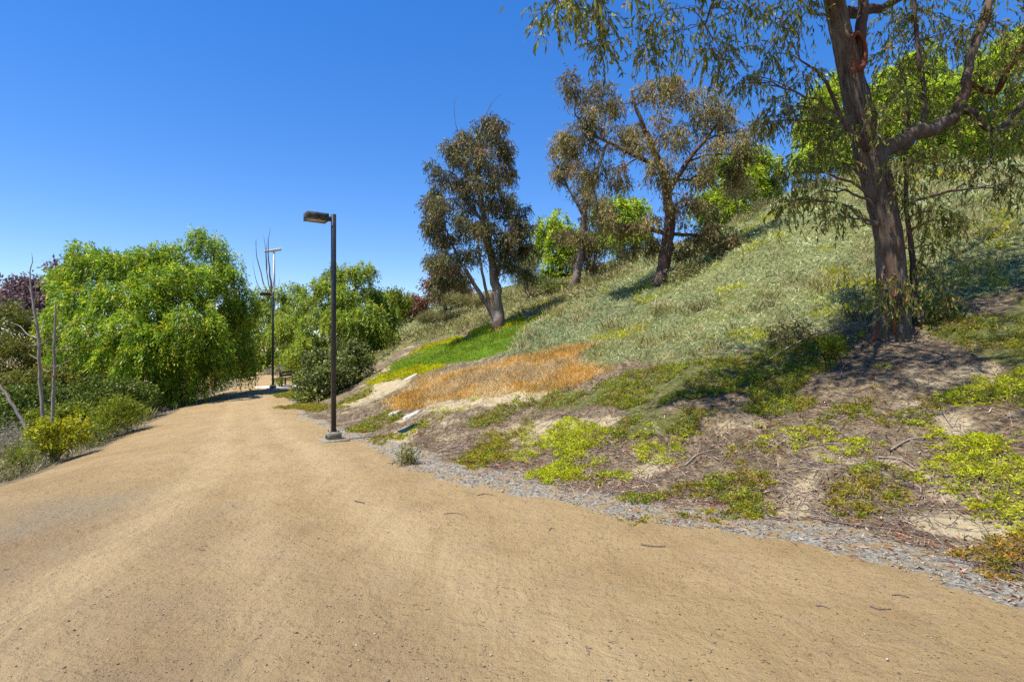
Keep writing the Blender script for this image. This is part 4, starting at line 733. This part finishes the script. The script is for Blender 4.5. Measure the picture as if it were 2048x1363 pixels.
# ------------------------------------------------------------------ slope shrubs
shrub('green_shrub', 'small upright green shrub left of the big trunk', 'shrub', 8.45, [(1658,690,24,22),(1648,700,14,14,.1),(1670,700,16,14,-.1)], shr(3.2, .05, .02, .9), 'leaf_lime_shrub', nst=10, base=hit(1658, 712))
x, y = hit(815, 928); shrub('sprig_plant', 'small isolated green sprig growing on gravel by the path', 'plant', y, [(806,916,8,7),(818,918,9,7,.05),(828,916,6,5,0)], shr(5., .08, .014, .6), 'leaf_olive', nst=6, base=(x, y))
for k, (px, py, rx, ry, dd, lb, mt_) in enumerate([(1060,560,34,12,24.,'low dusty shrub left of slim pale eucalyptus', 'leaf_dusty'),(1110,574,30,10,23.5,'dusty shrub at foot of slim pale eucalyptus', 'leaf_dusty'),(1055,535,24,22,26.,'round olive bush on crest right of dark eucalyptus', 'leaf_oliveshrub'),(1385,545,36,14,16.,'grey green bush right of the rusty tree trunk', 'leaf_oliveshrub'),(1440,525,40,24,18.5,'grey brown twiggy bush under right side of rusty crown', 'leaf_dusty'),(1560,410,50,18,20.5,'tan olive bush on the crest left of big tree', 'leaf_oliveshrub'),(1530,440,34,14,20.,'low tan bush below the crest bush', 'leaf_oliveshrub'),(1480,380,30,20,24.,'tan bush on crest right of rusty crown', 'leaf_oliveshrub'),(930,600,50,16,30.,'olive mound bush behind the dark eucalyptus', 'leaf_oliveshrub'),(870,635,40,12,30.,'low olive mound bush on far slope left of lawn', 'leaf_oliveshrub'),(1700,600,30,20,9.9,'blue green leafy sucker left of the big trunk', 'leaf_bluesage'),(1880,640,34,18,9.3,'dark green suckers right of the big trunk', 'leaf_olive'),(1580,672,44,14,9.9,'dark grey green clump upslope of fallen branches', 'leaf_oliveshrub'),(2010,560,40,30,10.5,'blue grey bush on slope at right edge', 'leaf_bluesage'),(1940,480,20,14,13.,'brown tuft on the upper right slope', 'litter_leaf')]):
    c, r = blob3((px, py, rx, ry), dd); zg = float(gz(c[0], c[1]))
    q = [(px, py, rx, ry), (px+rx*.6, py+ry*.15, rx*.6, ry*.8, .3), (px-rx*.6, py+ry*.2, rx*.6, ry*.75, -.2)]
    shrub('slope_shrub', lb, 'shrub', dd, q, shr(1.3, .085, .026, .5), mt_, nst=6)
# ------------------------------------------------------------------ stones, scrap, fallen branches
def slab(label, px, py, L, Wd, rot, g):
    x, y = hit(px, py); m = MB(); n = 9; a = np.linspace(0, 2*np.pi, n, endpoint=False); rr = 1+.25*g.normal(size=n)*.6
    X = x+(np.cos(a)*rr*L*.5*math.cos(rot)-np.sin(a)*rr*Wd*.5*math.sin(rot)); Y = y+(np.cos(a)*rr*L*.5*math.sin(rot)+np.sin(a)*rr*Wd*.5*math.cos(rot)); Zg = gz(X, Y)
    V = np.vstack([np.column_stack([X, Y, Zg-.03]), np.column_stack([X, Y, Zg+.035]), np.column_stack([x+(X-x)*.86, y+(Y-y)*.86, gz(x+(X-x)*.86, y+(Y-y)*.86)+.055]), [(x, y, float(gz(x, y))+.06)]])
    Q = [(k*n+j, k*n+(j+1) % n, k*n+n+(j+1) % n, k*n+n+j) for k in range(2) for j in range(n)]; T = [(2*n+j, 2*n+(j+1) % n, 3*n) for j in range(n)]
    m.add(V, Q, T); o = m.obj('flat_stone', 'stone_white', None, False); return tag(o, label, 'stone', 'pale flat stones on the slope')
gs = np.random.default_rng(3)
slab('white flat stone nearer the lamp post among green mats', 787, 829, .27, .2, .4, gs); slab('larger white flat stone right of the other white stone', 821, 834, .34, .24, .5, gs)
slab('pale flat stone at upper edge of the orange grass', 820, 757, .4, .16, .6, gs)
x, y = hit(1060, 637); z = float(gz(x, y)); root = thing('blue_crate', 'tiny blue plastic crate at top of the small lawn', 'crate', (x, y, z))
m = MB(); box(m, (x, y, z), .26, .2, .13, .4, 1.1, .01); m.obj('body', 'blue_plastic', root); m = MB(); box(m, (x, y, z+.131), .30, .24, .02, .4, 1., .006); m.obj('rim', 'blue_plastic', root)
def stick(name, label, cat, pts, r0, mat='litter_twig', lift=.0, group=None, forks=()):
    P = np.array([[*hit(px, py), 0] for px, py in pts]); P[:, 2] = gz(P[:, 0], P[:, 1])+lift+r0*.7
    C = catmull(P, 6); C[:, 2] = np.maximum(C[:, 2], gz(C[:, 0], C[:, 1])+r0*.6); m = MB(); tube(m, C, np.linspace(r0, r0*.55, len(C)), 7)
    for f in forks:
        q = np.array([[*hit(px, py), 0] for px, py in f]); q[:, 2] = gz(q[:, 0], q[:, 1])+np.linspace(lift, lift+.08, len(q))+r0; tube(m, catmull(q, 4), np.linspace(r0*.6, r0*.25, (len(q)-1)*4+1), 5)
    return tag(m.obj(name, mat, None, True), label, cat, group)
for lb, pts, r in [('straight brown twig on sand below the rusty mat', [(1282,1089),(1305,1093),(1331,1094)], .008),('short dark twig on sand in centre of the path', [(710,1003),(728,1006)], .009),('long thin dark twig on sand right of centre', [(888,1029),(910,1027),(925,1029)], .005),('thin twig on sand near bottom right', [(1741,1215),(1760,1219),(1782,1222)], .006),('short bent twig left of the bottom right twig', [(1633,1217),(1645,1214),(1660,1218)], .006),('faint pale twig on sand near the right gravel', [(1785,1195),(1800,1194),(1818,1198)], .006),('small upright dark twig at the bottom centre of the path', [(1172,1296),(1176,1304),(1178,1310)], .005),('tiny curved twig in sand lower left', [(398,1098),(404,1101),(411,1101)], .005),('thin twig lying near gravel at centre', [(954,992),(970,989),(988,991)], .006),('small curled twig on sand below the gravel, centre right', [(1098,1063),(1103,1058),(1110,1060)], .005)]:
    stick('fallen_twig', lb, 'twig', pts, r, 'twig_wood', group='twigs lying on the sandy path')
for lb, pts, fk, r, mt_ in [('long pale fallen branch left of small green shrub', [(1535,725),(1575,700),(1620,680),(1680,658)], [[(1575,700),(1560,690),(1552,680)]], .016, 'dead_wood'),('pale fallen branch curving toward the big trunk base', [(1590,690),(1630,672),(1690,655),(1735,648)], [[(1630,672),(1625,660)]], .014, 'dead_wood'),('short grey fallen branch on green cover, left', [(1402,702),(1430,707),(1455,711)], [], .016, 'dead_wood'),('crooked fallen branch in shade right of the trunk', [(1780,692),(1830,700),(1880,712),(1905,730)], [[(1880,712),(1900,706)]], .015, 'twig_wood'),('dark twisted branch in litter below trunk', [(1680,760),(1690,735),(1720,722),(1760,728)], [[(1690,735),(1680,722)]], .012, 'twig_wood'),('grey curved branch above the right lime mat', [(1780,905),(1815,885),(1850,880)], [[(1780,905),(1778,915)]], .010, 'dead_wood'),('thin grey branch beside the olive rust mat', [(1755,920),(1800,925),(1830,942)], [], .010, 'dead_wood'),('pale fallen branch on litter at far right', [(1885,825),(1895,845),(1905,860)], [], .009, 'dead_wood'),('long dark root lying along toe of the slope', [(1620,1040),(1700,1052),(1760,1062),(1850,1075)], [], .008, 'twig_wood'),('thin branch on litter in the slope centre', [(1370,935),(1395,915),(1425,905)], [[(1395,915),(1400,905)]], .009, 'dead_wood'),('short pale stick in green cover above the orange grass edge', [(1185,778),(1195,768),(1203,759)], [], .013, 'dead_wood')]:
    stick('fallen_branch', lb, 'branch', pts, r, mt_, .015, 'fallen branches on the bank', fk)
# ------------------------------------------------------------------ ground plants and litter
def sprigs(mb, x, y, ht, m, ll, lw, g, spread=.8, z0=0., rad=.03):
    n = len(x); z = gz(x, y)+z0; h = np.broadcast_to(ht, (n,))
    P = np.column_stack([x, y, z])[:, None]+np.stack([g.normal(size=(n, m))*rad, g.normal(size=(n, m))*rad, h[:, None]*g.uniform(.25, 1, (n, m))], -1)
    D = norm(np.stack([g.normal(size=(n, m))*spread, g.normal(size=(n, m))*spread, g.uniform(.2, 1, (n, m))], -1)); N = n*m
    sc = np.repeat(np.broadcast_to(1., (n,)), m)
    rhombs(mb, P.reshape(-1, 3), D.reshape(-1, 3), ll*g.uniform(.6, 1.3, N)*sc, lw*g.uniform(.7, 1.3, N)*sc, .05, None, g)
def blades(mb, x, y, h, w, g, m=4, lean=.45, spread=.05, grow=None):
    n = len(x); z = gz(x, y); k = np.ones(n) if grow is None else grow
    P = np.column_stack([x, y, z-.01])[:, None]+np.stack([g.normal(size=(n, m))*spread*k[:, None], g.normal(size=(n, m))*spread*k[:, None], np.zeros((n, m))], -1)
    D = norm(np.stack([g.normal(size=(n, m))*lean, g.normal(size=(n, m))*lean, np.ones((n, m))], -1)); N = n*m; kk = np.repeat(k, m)
    rhombs(mb, P.reshape(-1, 3), D.reshape(-1, 3), h*g.uniform(.5, 1.3, N)*np.minimum(kk, 1.6), w*g.uniform(.7, 1.3, N)*kk, .25, None, g)
def scatter(n, r0, r1, g, a0=-50, a1=52):
    a = np.radians(g.uniform(a0, a1, n)); r = r0*(r1/r0)**g.random(n); return r*np.sin(a), r*np.cos(a), r
g = np.random.default_rng(77)
# sage slope: silver green tufts, bluish drift at its foot, olive scrub beyond the lawn
x, y, r = scatter(114000, 6.5, 62, g); w = gat(W['w_sage'], x, y)*(1-gat(W['w_lawn'], x, y))*(1-gat(W['w_yel'], x, y)); ok = (w > .4) & (gat(TT, x, y) < 27); x, y, r = x[ok], y[ok], r[ok]
BLUE = [wpoly([(1020,705),(1060,655),(1180,620),(1300,590),(1330,610),(1250,650),(1150,690),(1080,715)]), wpoly([(1560,650),(1640,620),(1740,590),(1760,650),(1640,665)])]
OLV = [np.vstack([wpoly([(770,722),(800,697),(900,676),(985,650),(1060,634),(1150,600),(1230,575)]), [(14,60),(-30,80),(-14,40)]])]
bz = zone(BLUE, x, y, .6, 1.2) > g.random(len(x)); oz = (~bz) & (zone(OLV, x, y, .8, 1.5) > g.random(len(x)))
patch = fbm2(x, y, 2.2, 55)+.4*fbm2(x, y, .7, 56); wsc = 1.15
for nm, msk, mt_, lb, wd in (('sage_groundcover', ~bz & ~oz, 'leaf_sage', 'silvery sage green ground cover over the upper slope', .017), ('blue_green_groundcover', bz, 'leaf_bluesage', 'blue green ground cover drift above the orange grass', .016), ('olive_scrub', oz, 'leaf_oliveshrub', 'olive scrub ground cover on slope beyond the lawn', .022)):
    mb = MB(); kk = np.clip(r[msk]/11, .8, 3.2); blades(mb, x[msk], y[msk], .115, wd*.95, g, 4, 1.0, .075, kk); o = mb.obj(nm, mt_); tag(o, lb, 'ground cover', None, 'stuff')
# yellow flecks in the sage
x, y, r = scatter(60000, 8, 40, g); w = gat(W['w_sage'], x, y); ok = (w > .6) & (fbm2(x, y, 1.3, 91)+.3*fbm2(x, y, .5, 92) > .2) & (gat(TT, x, y) < 16) & (x > 0); x, y, r = x[ok], y[ok], r[ok]
mb = MB(); blades(mb, x, y, .16, .016, g, 4, .6, .06, np.clip(r/11, .8, 2.5)); tag(mb.obj('yellow_weeds', 'grass_yellow'), 'yellow weed patches scattered through the sage slope', 'weeds', None, 'stuff')
# taller weed clumps standing out of the sage
x, y, r = scatter(2600, 8, 45, g); w = gat(W['w_sage'], x, y); ok = (w > .7) & (gat(TT, x, y) < 20) & (fbm2(x, y, 3.5, 95) > -.05); x, y, r = x[ok], y[ok], r[ok]; k = 9
xx = np.repeat(x, k)+g.normal(size=len(x)*k)*.10; yy = np.repeat(y, k)+g.normal(size=len(x)*k)*.10; rr = np.repeat(r, k); hs = np.repeat(g.uniform(.5, 1.3, len(x)), k)
for nm, f, mt_, lb in (('tall_weeds', 0, 'leaf_oliveshrub', 'taller olive weed clumps standing out of the slope cover'), ('dry_stalks', 1, 'grass_straw', 'bleached dry stalks standing out of the slope cover')):
    q = (np.arange(len(xx))//k) % 3 == f*2 if f else (np.arange(len(xx))//k) % 3 < 2
    mb = MB(); blades(mb, xx[q], yy[q], .30, .016 if not f else .009, g, 4, .45, .08, np.clip(rr[q]/12, .8, 2.2)*hs[q]); tag(mb.obj(nm, mt_), lb, 'weeds', None, 'stuff')
# dry orange grass
x, y, r = scatter(90000, 8, 20, g, -25, 25); w = gat(W['w_org'], x, y); ok = w*(.55+1.1*np.clip(fbm2(x, y, .9, 62)+.45, 0, 1)) > .12+.75*g.random(len(x)); x, y, r = x[ok], y[ok], r[ok]; s_ = fbm2(x, y, .8, 61) > .05
mb = MB(); blades(mb, x[~s_], y[~s_], .14, .009, g, 6, .42, .07, np.clip(r[~s_]/11, .9, 2)); tag(mb.obj('orange_dry_grass', 'grass_dry'), 'dry orange grass band between lawn and litter slope', 'grass', None, 'stuff')
mb = MB(); blades(mb, x[s_], y[s_], .14, .009, g, 6, .5, .07, np.clip(r[s_]/11, .9, 2)); tag(mb.obj('straw_grass', 'grass_straw'), 'bleached straw tufts among the orange grass', 'grass', None, 'stuff')
# lawn
x, y, r = scatter(120000, 10, 26, g, -25, 12); w = gat(W['w_lawn'], x, y); ok = w > .5; mb = MB(); blades(mb, x[ok], y[ok], .05, .010, g, 2, .6, .07, np.clip(r[ok]/10, 1.2, 2.2)); tag(mb.obj('lawn_grass', 'grass_lawn'), 'bright green clipped lawn patch below dark eucalyptus', 'grass', None, 'stuff')
w = gat(W['w_yel'], x, y); ok = w > .45; mb = MB(); blades(mb, x[ok], y[ok], .10, .013, g, 6, .6, .06, np.clip(r[ok]/12, 1, 2)); tag(mb.obj('yellow_grass', 'grass_yellow'), 'yellow green weedy strip along the lawn edge', 'grass', None, 'stuff')
# low green cover
x, y, r = scatter(60000, 5, 22, g); w = gat(W['w_grn'], x, y)*(1-gat(W['w_sage'], x, y)); ok = (w > .4) & (fbm2(x, y, .6, 71)+.5*fbm2(x, y, .22, 72) > -.12); x, y, r = x[ok], y[ok], r[ok]
mb = MB(); sprigs(mb, x, y, .06, 14, .045, .014, g, 1., 0., .03); tag(mb.obj('low_green_cover', 'leaf_mat_green'), 'low fine leaved green cover on the middle of the bank', 'ground cover', None, 'stuff')
x, y, r = scatter(30000, 3.6, 13, g, -22, 52); w = gat(W['w_lit'], x, y)*(1-gat(W['w_sage'], x, y))*(1-gat(W['w_org'], x, y)); ok = (w > .8) & (gat(TT, x, y) > .35) & (fbm2(x, y, 1.0, 171)+.5*fbm2(x, y, .3, 172) > .19); x, y = x[ok], y[ok]
lm = fbm2(x, y, 1.6, 175) > .02
for nm, q, mt_, lb in (('creeping_sprigs', lm, 'leaf_mat_lime', 'scattered lime sprigs creeping between the mats'), ('olive_sprigs', ~lm, 'leaf_mat_olive', 'scattered olive sprigs creeping between the mats')):
    mb = MB(); sprigs(mb, x[q], y[q], .045, 11, .036, .011, g, 1., 0., .024); tag(mb.obj(nm, mt_), lb, 'ground cover', None, 'stuff')
# separate mats of creeping cover
MATS = [
 ('lime', 'large lime green mat spreading down the bank at right edge', [(1870,955),(1905,925),(1862,885),(1900,872),(1960,868),(2030,885),(2048,930),(2110,935),(2130,1010),(2048,1048),(1995,1046),(1940,1015)], .10),
 ('olive', 'rounded olive and rust mat in the middle of near bank', [(1636,1022),(1660,975),(1690,935),(1750,925),(1798,950),(1790,990),(1800,1030),(1745,1046),(1690,1040)], .09),
 ('lime', 'lime mat just above the rounded olive and rust mat', [(1642,905),(1690,882),(1750,890),(1742,920),(1690,925),(1665,936)], .07),
 ('lime', 'lime mat up left of the rounded olive mat', [(1530,890),(1560,868),(1640,855),(1690,865),(1660,890),(1600,905),(1560,902)], .07),
 ('green', 'spreading green mat with bare centre near path edge', [(1262,1003),(1330,978),(1420,950),(1480,940),(1528,960),(1528,1010),(1490,1030),(1470,1000),(1400,985),(1320,1005)], .07),
 ('olive', 'thin olive strip of cover lying on the gravel edge', [(1340,1032),(1400,1020),(1470,1022),(1505,1034),(1440,1043),(1370,1041)], .045),
 ('olive', 'tiny olive tuft left of the thin strip on gravel', [(1262,1040),(1300,1031),(1325,1042),(1280,1049)], .035),
 ('lime', 'bright lime mat of branching outline at bank centre', [(1060,952),(1120,930),(1130,905),(1072,888),(1100,862),(1140,850),(1190,868),(1178,900),(1150,925),(1140,950),(1095,965)], .09),
 ('lime', 'narrow lime finger below the branching lime mat', [(1112,955),(1150,938),(1190,920),(1190,932),(1155,952),(1120,964)], .06),
 ('green', 'green mat joining right side of branching lime mat', [(1182,890),(1240,868),(1266,876),(1240,892),(1190,908)], .06),
 ('olive', 'small olive mat right of the lime finger', [(1165,962),(1205,940),(1226,944),(1190,970)], .05),
 ('lime', 'small square lime tuft in the litter, centre', [(1270,888),(1300,880),(1306,900),(1276,908)], .06),
 ('lime', 'lime tuft on edge of shaded cover above green mat', [(1338,888),(1395,872),(1412,850),(1375,860),(1340,876)], .06),
 ('olive', 'long olive mat stepping down toward gravel left of centre', [(918,918),(970,892),(1058,860),(1052,880),(1005,905),(1010,925),(950,942)], .06),
 ('green', 'olive green mat beside the lamp post foot', [(698,860),(740,836),(785,822),(796,836),(760,856),(720,866)], .05),
 ('lime', 'lime strip right of the lamp post shadow', [(795,880),(830,852),(858,838),(845,860),(815,880)], .05),
 ('olive', 'olive tuft crossed by the lamp post shadow', [(738,882),(790,868),(802,876),(760,888)], .04),
 ('green', 'green band of cover below the orange grass', [(940,848),(1000,815),(1065,797),(1080,810),(1020,828),(965,852)], .06),
 ('rust', 'rusty brown mat at lower right corner touching gravel', [(1922,1115),(1990,1092),(2048,1085),(2125,1080),(2130,1195),(2048,1172),(1995,1150)], .08),
 ('green', 'dappled pale green mat in shade right of centre', [(1738,852),(1775,828),(1870,806),(1890,820),(1845,850),(1795,862)], .08),
 ('lime', 'lime mat catching sun at right edge below trunk', [(1892,802),(1950,768),(2048,745),(2115,760),(2110,800),(2000,812)], .09),
 ('lime', 'small lime mat between shaded cover and lime mats', [(1488,860),(1525,845),(1560,850),(1525,868)], .06),
 ('lime', 'lime tuft at right end of the orange grass', [(1022,792),(1055,780),(1066,788),(1035,799)], .06),
 ('green', 'green mat at foot of dark shrub by far lamp', [(545,792),(600,776),(650,790),(610,800)], .06),
 ('olive', 'olive tongue of cover on sand left of near lamp', [(555,816),(600,808),(690,814),(640,821)], .04),
 ('green', 'green strip right of lamp post below tall dark shrub', [(680,808),(715,788),(745,772),(742,786),(705,808)], .05),
 ('green', 'dark green mat just left of the dappled mat', [(1640,850),(1690,812),(1745,800),(1750,830),(1690,852)], .06),
 ('olive', 'sparse olive mat in litter above green mat', [(1440,905),(1490,892),(1545,890),(1530,910),(1470,925)], .05)]
for kd, lb, pix, ht in MATS:
    pl = wpoly(pix); lo, hi = pl.min(0), pl.max(0); A_ = float(np.prod(hi-lo)); dist = float(np.hypot(*pl.mean(0)))
    amp = min(1., .35+.5*math.sqrt(A_)); n = int(min(3800 if dist < 9 else 1500, .42*A_*np.interp(dist, [5, 12, 24], [2300, 1100, 450]))); X = g.uniform(lo[0]-.3, hi[0]+.3, n); Y = g.uniform(lo[1]-.3, hi[1]+.3, n)
    s_ = psd(pl, X, Y)+.07*amp+(.55*fbm2(X, Y, .42, 81)+.30*fbm2(X, Y, .13, 82))*amp; ok = s_ > .0; X, Y, s_ = X[ok], Y[ok], s_[ok]
    mound = ht*np.clip(s_/.18, .12, 1)*(.6+.8*(fbm2(X, Y, .22, 83)+.5)); mb = MB(); sc = float(np.interp(dist, [5, 14, 24], [1, 1.5, 2.2]))
    sprigs(mb, X, Y, mound*1.1, 15, .034*sc, .0105*sc, g, 1.0, 0., .022*sc); c = pl.mean(0)
    root = thing('creeping_plant', lb, 'plant', (c[0], c[1], float(gz(*c))), 'creeping mats on the bank')
    mb.obj('foliage', 'leaf_mat_'+kd, root, False, 'stuff')
    m = MB(); k = min(40, len(X)//40+4)
    for q in range(k):
        j = int(g.integers(len(X))); a = np.array([c[0], c[1]]); b = np.array([X[j], Y[j]]); tt = np.linspace(.35, 1, 6)[:, None]; q_ = a+(b-a)*tt+g.normal(size=(6, 2))*.02
        tube(m, np.column_stack([q_, gz(q_[:, 0], q_[:, 1])+.012]), np.linspace(.006, .002, 6), 4, False)
    m.obj('runners', 'twig_wood', root, False, 'stuff')
# litter: twigs, fallen leaves, stones
def twigs(n, x, y, g, l0, l1, r):
    mb = MB(); L = l0+(l1-l0)*g.random(n)**4; a = g.uniform(0, 2*np.pi, n); bend = g.normal(size=n)*.25; rr = r*g.uniform(.5, 1.5, n)
    V = []; 
    for u in (-.5, 0., .5):
        cx = x+np.cos(a)*L*u-np.sin(a)*L*bend*(.25-u*u); cy = y+np.sin(a)*L*u+np.cos(a)*L*bend*(.25-u*u); cz = gz(cx, cy)+rr*1.2+g.random(n)*.008
        for k in range(3):
            p = k*2.094; V.append(np.column_stack([cx-np.sin(a)*rr*math.cos(p), cy+np.cos(a)*rr*math.cos(p), cz+rr*math.sin(p)]))
    V = np.stack(V, 1); Q = [(s*3+k, s*3+(k+1) % 3, s*3+3+(k+1) % 3, s*3+3+k) for s in range(2) for k in range(3)]
    mb.add(V.reshape(-1, 3), (np.arange(n)[:, None, None]*9+np.array(Q)[None]).reshape(-1, 4)); return mb
lw_ = np.clip(W['w_lit']*(1-W['w_sage'])*(1-W['w_lawn'])*(1-W['w_org']*.7)*(1-W['w_pale']*.55)*(1-.4*W['w_grn']), 0, 1)
x, y, r = scatter(36000, 3.6, 15, g, -25, 52); ok = (gat(lw_, x, y)*(.35+1.3*np.clip(fbm2(x, y, .9, 101)+.5, 0, 1)) > g.random(len(x))); x, y = x[ok], y[ok]
tag(twigs(len(x), x, y, g, .025, .62, .0024).obj('twig_litter', 'litter_twig'), 'grey brown twigs littering the lower bank', 'litter', None, 'stuff')
x, y, r = scatter(36000, 3.4, 14, g, -25, 52); ok = (np.maximum(gat(lw_, x, y), .22*gat(W['w_grav'], x, y)) > g.random(len(x))); x, y = x[ok], y[ok]; n = len(x)
D = norm(np.column_stack([g.normal(size=(n, 2)), g.normal(size=n)*.18])); red = fbm2(x, y, .8, 111) > .16
for nm, msk, mt_, lb in (('leaf_litter', ~red, 'litter_leaf', 'fallen brown eucalyptus leaves over the lower bank'), ('red_leaf_litter', red, 'litter_red', 'drifts of dark red dead leaves on the bank')):
    mb = MB(); k = int(msk.sum()); rhombs(mb, np.column_stack([x, y, gz(x, y)+.012])[msk], D[msk], g.uniform(.05, .12, k), g.uniform(.009, .018, k), .0, np.column_stack([g.normal(size=(k, 2))*.3, np.ones(k)]), g); tag(mb.obj(nm, mt_), lb, 'litter', None, 'stuff')
OCT = np.array([(1, 0, 0), (-1, 0, 0), (0, 1, 0), (0, -1, 0), (0, 0, 1), (0, 0, -1)], float); OT = np.array([(0, 2, 4), (2, 1, 4), (1, 3, 4), (3, 0, 4), (2, 0, 5), (1, 2, 5), (3, 1, 5), (0, 3, 5)])
def pebbles(x, y, s, g):
    n = len(x); mb = MB(); V = OCT[None]*s[:, None, None]*g.uniform(.6, 1.3, (n, 6, 1))*np.array([1, 1, .6]); a = g.uniform(0, 6.3, n); ca, sa = np.cos(a)[:, None], np.sin(a)[:, None]
    V = np.stack([V[..., 0]*ca-V[..., 1]*sa, V[..., 0]*sa+V[..., 1]*ca, V[..., 2]], -1)+np.column_stack([x, y, gz(x, y)+s*.25])[:, None]
    mb.add(V.reshape(-1, 3), None, (np.arange(n)[:, None, None]*6+OT[None]).reshape(-1, 3)); return mb
x, y, r = scatter(36000, 3., 13, g, -30, 52); ok = gat(W['w_grav'], x, y)*(1-.65*gat(W['w_lit'], x, y)) > .2+.8*g.random(len(x)); x, y, r = x[ok], y[ok], r[ok]
tag(pebbles(x, y, .006+.010*g.random(len(x))**2, g).obj('gravel', 'gravel_stone'), 'grey gravel strip between sand path and bank', 'gravel', None, 'stuff')
x, y, r = scatter(30000, 2., 14, g, -58, 50); q = np.clip(fbm2(x, y, .8, 121)*1.6+.3, 0, 1)*(.45+.9*gat(W['w_soil_vignette'], x, y))*np.where(y < 6.5, 1., .5); ok = (gat(TT, x, y) < -.3) & (gat(LL, x, y) < .3) & (q*.5 > g.random(len(x))); x, y, r = x[ok], y[ok], r[ok]
tag(pebbles(x, y, .0022+.0085*g.random(len(x))**4, g).obj('path_pebbles', 'path_pebble'), 'dark and pale grit scattered over the sandy path', 'pebbles', None, 'stuff')
x, y, r = scatter(1100, 2.2, 16, g, -50, 50); ok = (gat(TT, x, y) < -.2) & (gat(LL, x, y) < .3); x, y = x[ok], y[ok]
tag(twigs(len(x), x, y, g, .01, .04, .0014).obj('path_twigs', 'litter_twig'), 'tiny twig bits strewn over the sandy path', 'litter', None, 'stuff')
# dry ground cover on the left bank
x, y, r = scatter(24000, 5, 40, g, -60, -20); l = gat(LL, x, y); ok = (l > .45) & (l < 9); x, y, r = x[ok], y[ok], r[ok]; s_ = g.random(len(x)) < .5
mb = MB(); blades(mb, x[s_], y[s_], .2, .010, g, 4, .7, .1, np.clip(r[s_]/10, .8, 2.5)); tag(mb.obj('bank_weeds', 'leaf_oliveshrub'), 'olive weeds covering the left bank', 'weeds', None, 'stuff')
mb = MB(); blades(mb, x[~s_], y[~s_], .22, .007, g, 4, .6, .1, np.clip(r[~s_]/10, .8, 2.5)); tag(mb.obj('bank_dry_grass', 'weed_grey'), 'grey dead grass covering the left bank', 'grass', None, 'stuff')
